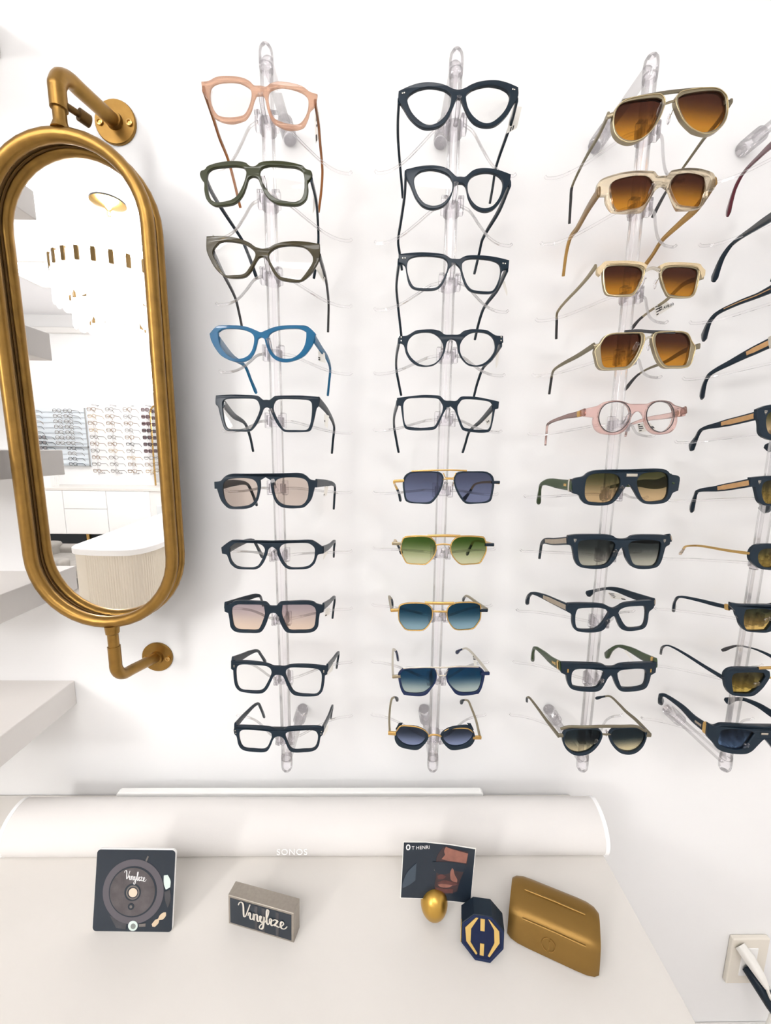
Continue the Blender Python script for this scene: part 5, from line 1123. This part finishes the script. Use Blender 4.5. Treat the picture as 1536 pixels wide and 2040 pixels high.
# grey upholstered bench end with a soft throw, half hidden behind the reception counter
gq = raty(118, 1095, -3.6)
be = empty('grey_armchair', (gq.x, -3.6, 0), 'low grey upholstered armchair beside the reception counter, seen in the mirror', 'chair')
M_grey = mat('grey_velvet', (150, 146, 140), .8, noise=.3, nscale=15)
def pillow(name, x0, x1, y0, y1, z0, z1, m, par):
    bm = bx(bmesh.new(), x0, x1, y0, y1, z0, z1); bmesh.ops.bevel(bm, geom=bm.edges[:], offset=.05, segments=4, profile=.6, affect='EDGES'); return mesh_obj(name, bm, m, par)
pillow('seat', -.32, .32, -.30, .30, .14, .30, M_grey, be); pillow('backrest', -.34, -.18, -.30, .30, .18, .43, M_grey, be)
for s in (-1, 1): pillow('armrest', -.30, .30, s*.30-.07, s*.30+.07, .18, .38, M_grey, be)
for sx in (-1, 1):
    for sy in (-1, 1):
        bm = bmesh.new(); lathe(bm, [(.016, 0), (.022, .15)], (sx*.26, sy*.24, 0)); mesh_obj('leg', bm, M_gold, be)

# far wall: rods of small spectacles (each pair one mesh; too small in the photo to show parts)
def mini(m, lm, seed, sun):
    rr = random.Random(seed); a, b_ = .026+rr.random()*.003, .019+rr.random()*.004; pw = 2.2+rr.random()*2
    bm = bmesh.new()
    for s in (-1, 1):
        P = []
        for k in range(20):
            t = 2*PI*k/20; c, sn = math.cos(t), math.sin(t)
            P.append(Vector((s*.034+a*math.copysign(abs(c)**(2/pw), c), 0, b_*math.copysign(abs(sn)**(2/pw), sn))))
        sweep(bm, P, .0032, .002, n=6, closed=True, upv=(0, 1, 0))
        n0 = len(bm.faces); bm.faces.new([bm.verts.new(p) for p in P]); bm.faces.ensure_lookup_table(); bm.faces[n0].material_index = 1
        sweep(bm, catmull([(s*.064, 0, .006), (s*.067, -.05, .004), (s*.064, -.10, 0), (s*.062, -.135, -.035)], 3), .0022, .0034, n=6, upv=(0, 0, 1))
    sweep(bm, [(-.011, 0, .006), (0, .001, .010), (.011, 0, .006)], .0024, n=6)
    me = bpy.data.meshes.new('spectacles'); bm.to_mesh(me); bm.free(); me.materials.append(m); me.materials.append(lm); return me
M_brn = mat('brown_acetate', (122, 92, 60), .3); M_gr2 = mat('grey_acetate', (120, 116, 112), .3); M_crp = mat('pale_amber_acetate', (176, 150, 110), .3)
L_dark = clearmat('dark_sun_lens', (70, 50, 52), gloss=.026)
minis = {'brown': mini(M_brn, M_lens, 1, 0), 'grey': mini(M_gr2, M_lens, 2, 0), 'amber': mini(M_crp, M_lens, 3, 0), 'black': mini(M_black, M_lens, 4, 0), 'dark': mini(M_black, L_dark, 5, 1), 'plum': mini(mat('plum_acetate', (86, 50, 56), .3), L_dark, 6, 1),
         'sky': mini(M_gr2, clearmat('sky_lens', (40, 150, 220), gloss=.06), 7, 1), 'orange': mini(M_gr2, clearmat('orange_lens', (240, 160, 50), gloss=.06), 8, 1)}
ORD = ['top', 'second', 'third', 'fourth', 'fifth', 'sixth', 'seventh', 'eighth', 'ninth', 'bottom']
cols = [raty(u, 870, RY0+.16).x for u in (186, 221.5, 257, 292)]
zt_, zb_ = raty(200, 815, RY0+.16).z, raty(205, 938, RY0+.16).z
for ci, x in enumerate(cols):
    where = ['leftmost', 'second', 'third', 'rightmost'][ci]
    rt = empty('display_rod', (x, RY0+.12, zb_-.06), 'clear display rod on the far wall seen in the mirror, %s of the four' % where, 'display rod', 'clear display rods on the far wall')
    h = zt_-zb_+.14; bm = bmesh.new(); lathe(bm, [(.009, 0), (.009, h)], n=12); mesh_obj('tube', bm, M_acr, rt)
    for zc in (.02, h-.02):
        bm = bmesh.new(); lathe(bm, [(.009, 0), (.009, -.12)], (0, 0, zc), 'y', 10); mesh_obj('standoff_pin', bm, M_acr, rt)
    for ri in range(10):
        z = zt_+(zb_-zt_)*ri/9
        kind = (['plum', 'plum', 'plum', 'dark', 'dark', 'dark', 'plum', 'grey', 'brown', 'amber'][ri] if ci == 3 else random.choice(['brown', 'brown', 'grey', 'amber']))
        if (ci, ri) in ((1, 2), (1, 3)): kind = 'brown'
        if (ci, ri) == (2, 5): kind = 'black'
        o = bpy.data.objects.new('spectacles', minis[kind]); COL.objects.link(o); o.location = (x, RY0+.15, z); o.rotation_euler = (0, 0, random.uniform(-.12, .12)+.15)
        desc = {'brown': 'brown spectacles', 'grey': 'grey spectacles', 'amber': 'pale amber spectacles', 'black': 'black spectacles', 'dark': 'black sunglasses', 'plum': 'plum-brown sunglasses'}[kind]
        tag(o, 'tiny %s in the mirror, %s pair on the %s far rod' % (desc, ORD[ri], where), 'glasses', 'tiny spectacles on the far wall')
# white display board beside them with shelves of frames
bx1 = raty(175, 870, RY0+.03).x; bx0 = bx1-1.35; bz1 = raty(100, 812, RY0+.03).z; bz0 = raty(150, 929, RY0+.03).z
bd = empty('display_board', ((bx0+bx1)/2, RY0+.02, bz0), 'white display board of frames on the far wall, seen at the left in the mirror', 'display board')
bo = Vector(((bx0+bx1)/2, RY0+.02, bz0))
o = box('panel', bx0, bx1, RY0+.002, RY0+.022, bz0, bz1, mat('pale_blue_white_board', (226, 234, 240), .4), bd); rel(o, bo)
bm = bmesh.new(); w = bx1-bx0; h = bz1-bz0
for a, b_, c, d in ((-w/2, -w/2+.012, 0, h), (w/2-.012, w/2, 0, h), (-w/2, w/2, 0, .012), (-w/2, w/2, h*.33, h*.33+.012)): bx(bm, a, b_, .002, .02, c, d)
mesh_obj('edge_trim', bm, mat('grey_metal_trim', (170, 172, 172), .4, metal=.3), bd)
NR = 11
for ri in range(NR):
    z = bz1-.05-(bz1-bz0-.09)*ri/(NR-1)
    tb = box('bracket_rail', bx0+.03, bx1-.03, RY0+.022, RY0+.034, z-.012, z-.007, M_acr, bd); rel(tb, bo)
    for cj, u in enumerate((72, 92, 127, 148)):
        if u in (72, 92) and ri > 7: continue
        if u == 127 and ri > 6: continue
        if u == 92 and ri < 5: continue
        x = raty(u, 870, RY0+.1).x
        kind = {72: ['sky', 'grey', 'brown', 'black', 'black', 'orange', 'orange', 'sky'][ri % 8], 92: 'dark', 127: 'grey', 148: 'black' if ri in (7, 9, 10) else 'grey'}[u]
        o = bpy.data.objects.new('spectacles', minis[kind]); COL.objects.link(o); o.location = (x, RY0+.175, z); o.rotation_euler = (0, 0, .15)
        desc = {'sky': 'blue-lens sunglasses', 'grey': 'grey spectacles', 'brown': 'brown spectacles', 'black': 'black spectacles', 'orange': 'orange-lens sunglasses', 'dark': 'black sunglasses'}[kind]
        tag(o, 'tiny %s on the white far board, row %s from the top, %s column' % (desc, ['one', 'two', 'three', 'four', 'five', 'six', 'seven', 'eight', 'nine', 'ten', 'eleven'][ri], ['first', 'second', 'third', 'last'][cj]), 'glasses', 'tiny spectacles on the far display board')
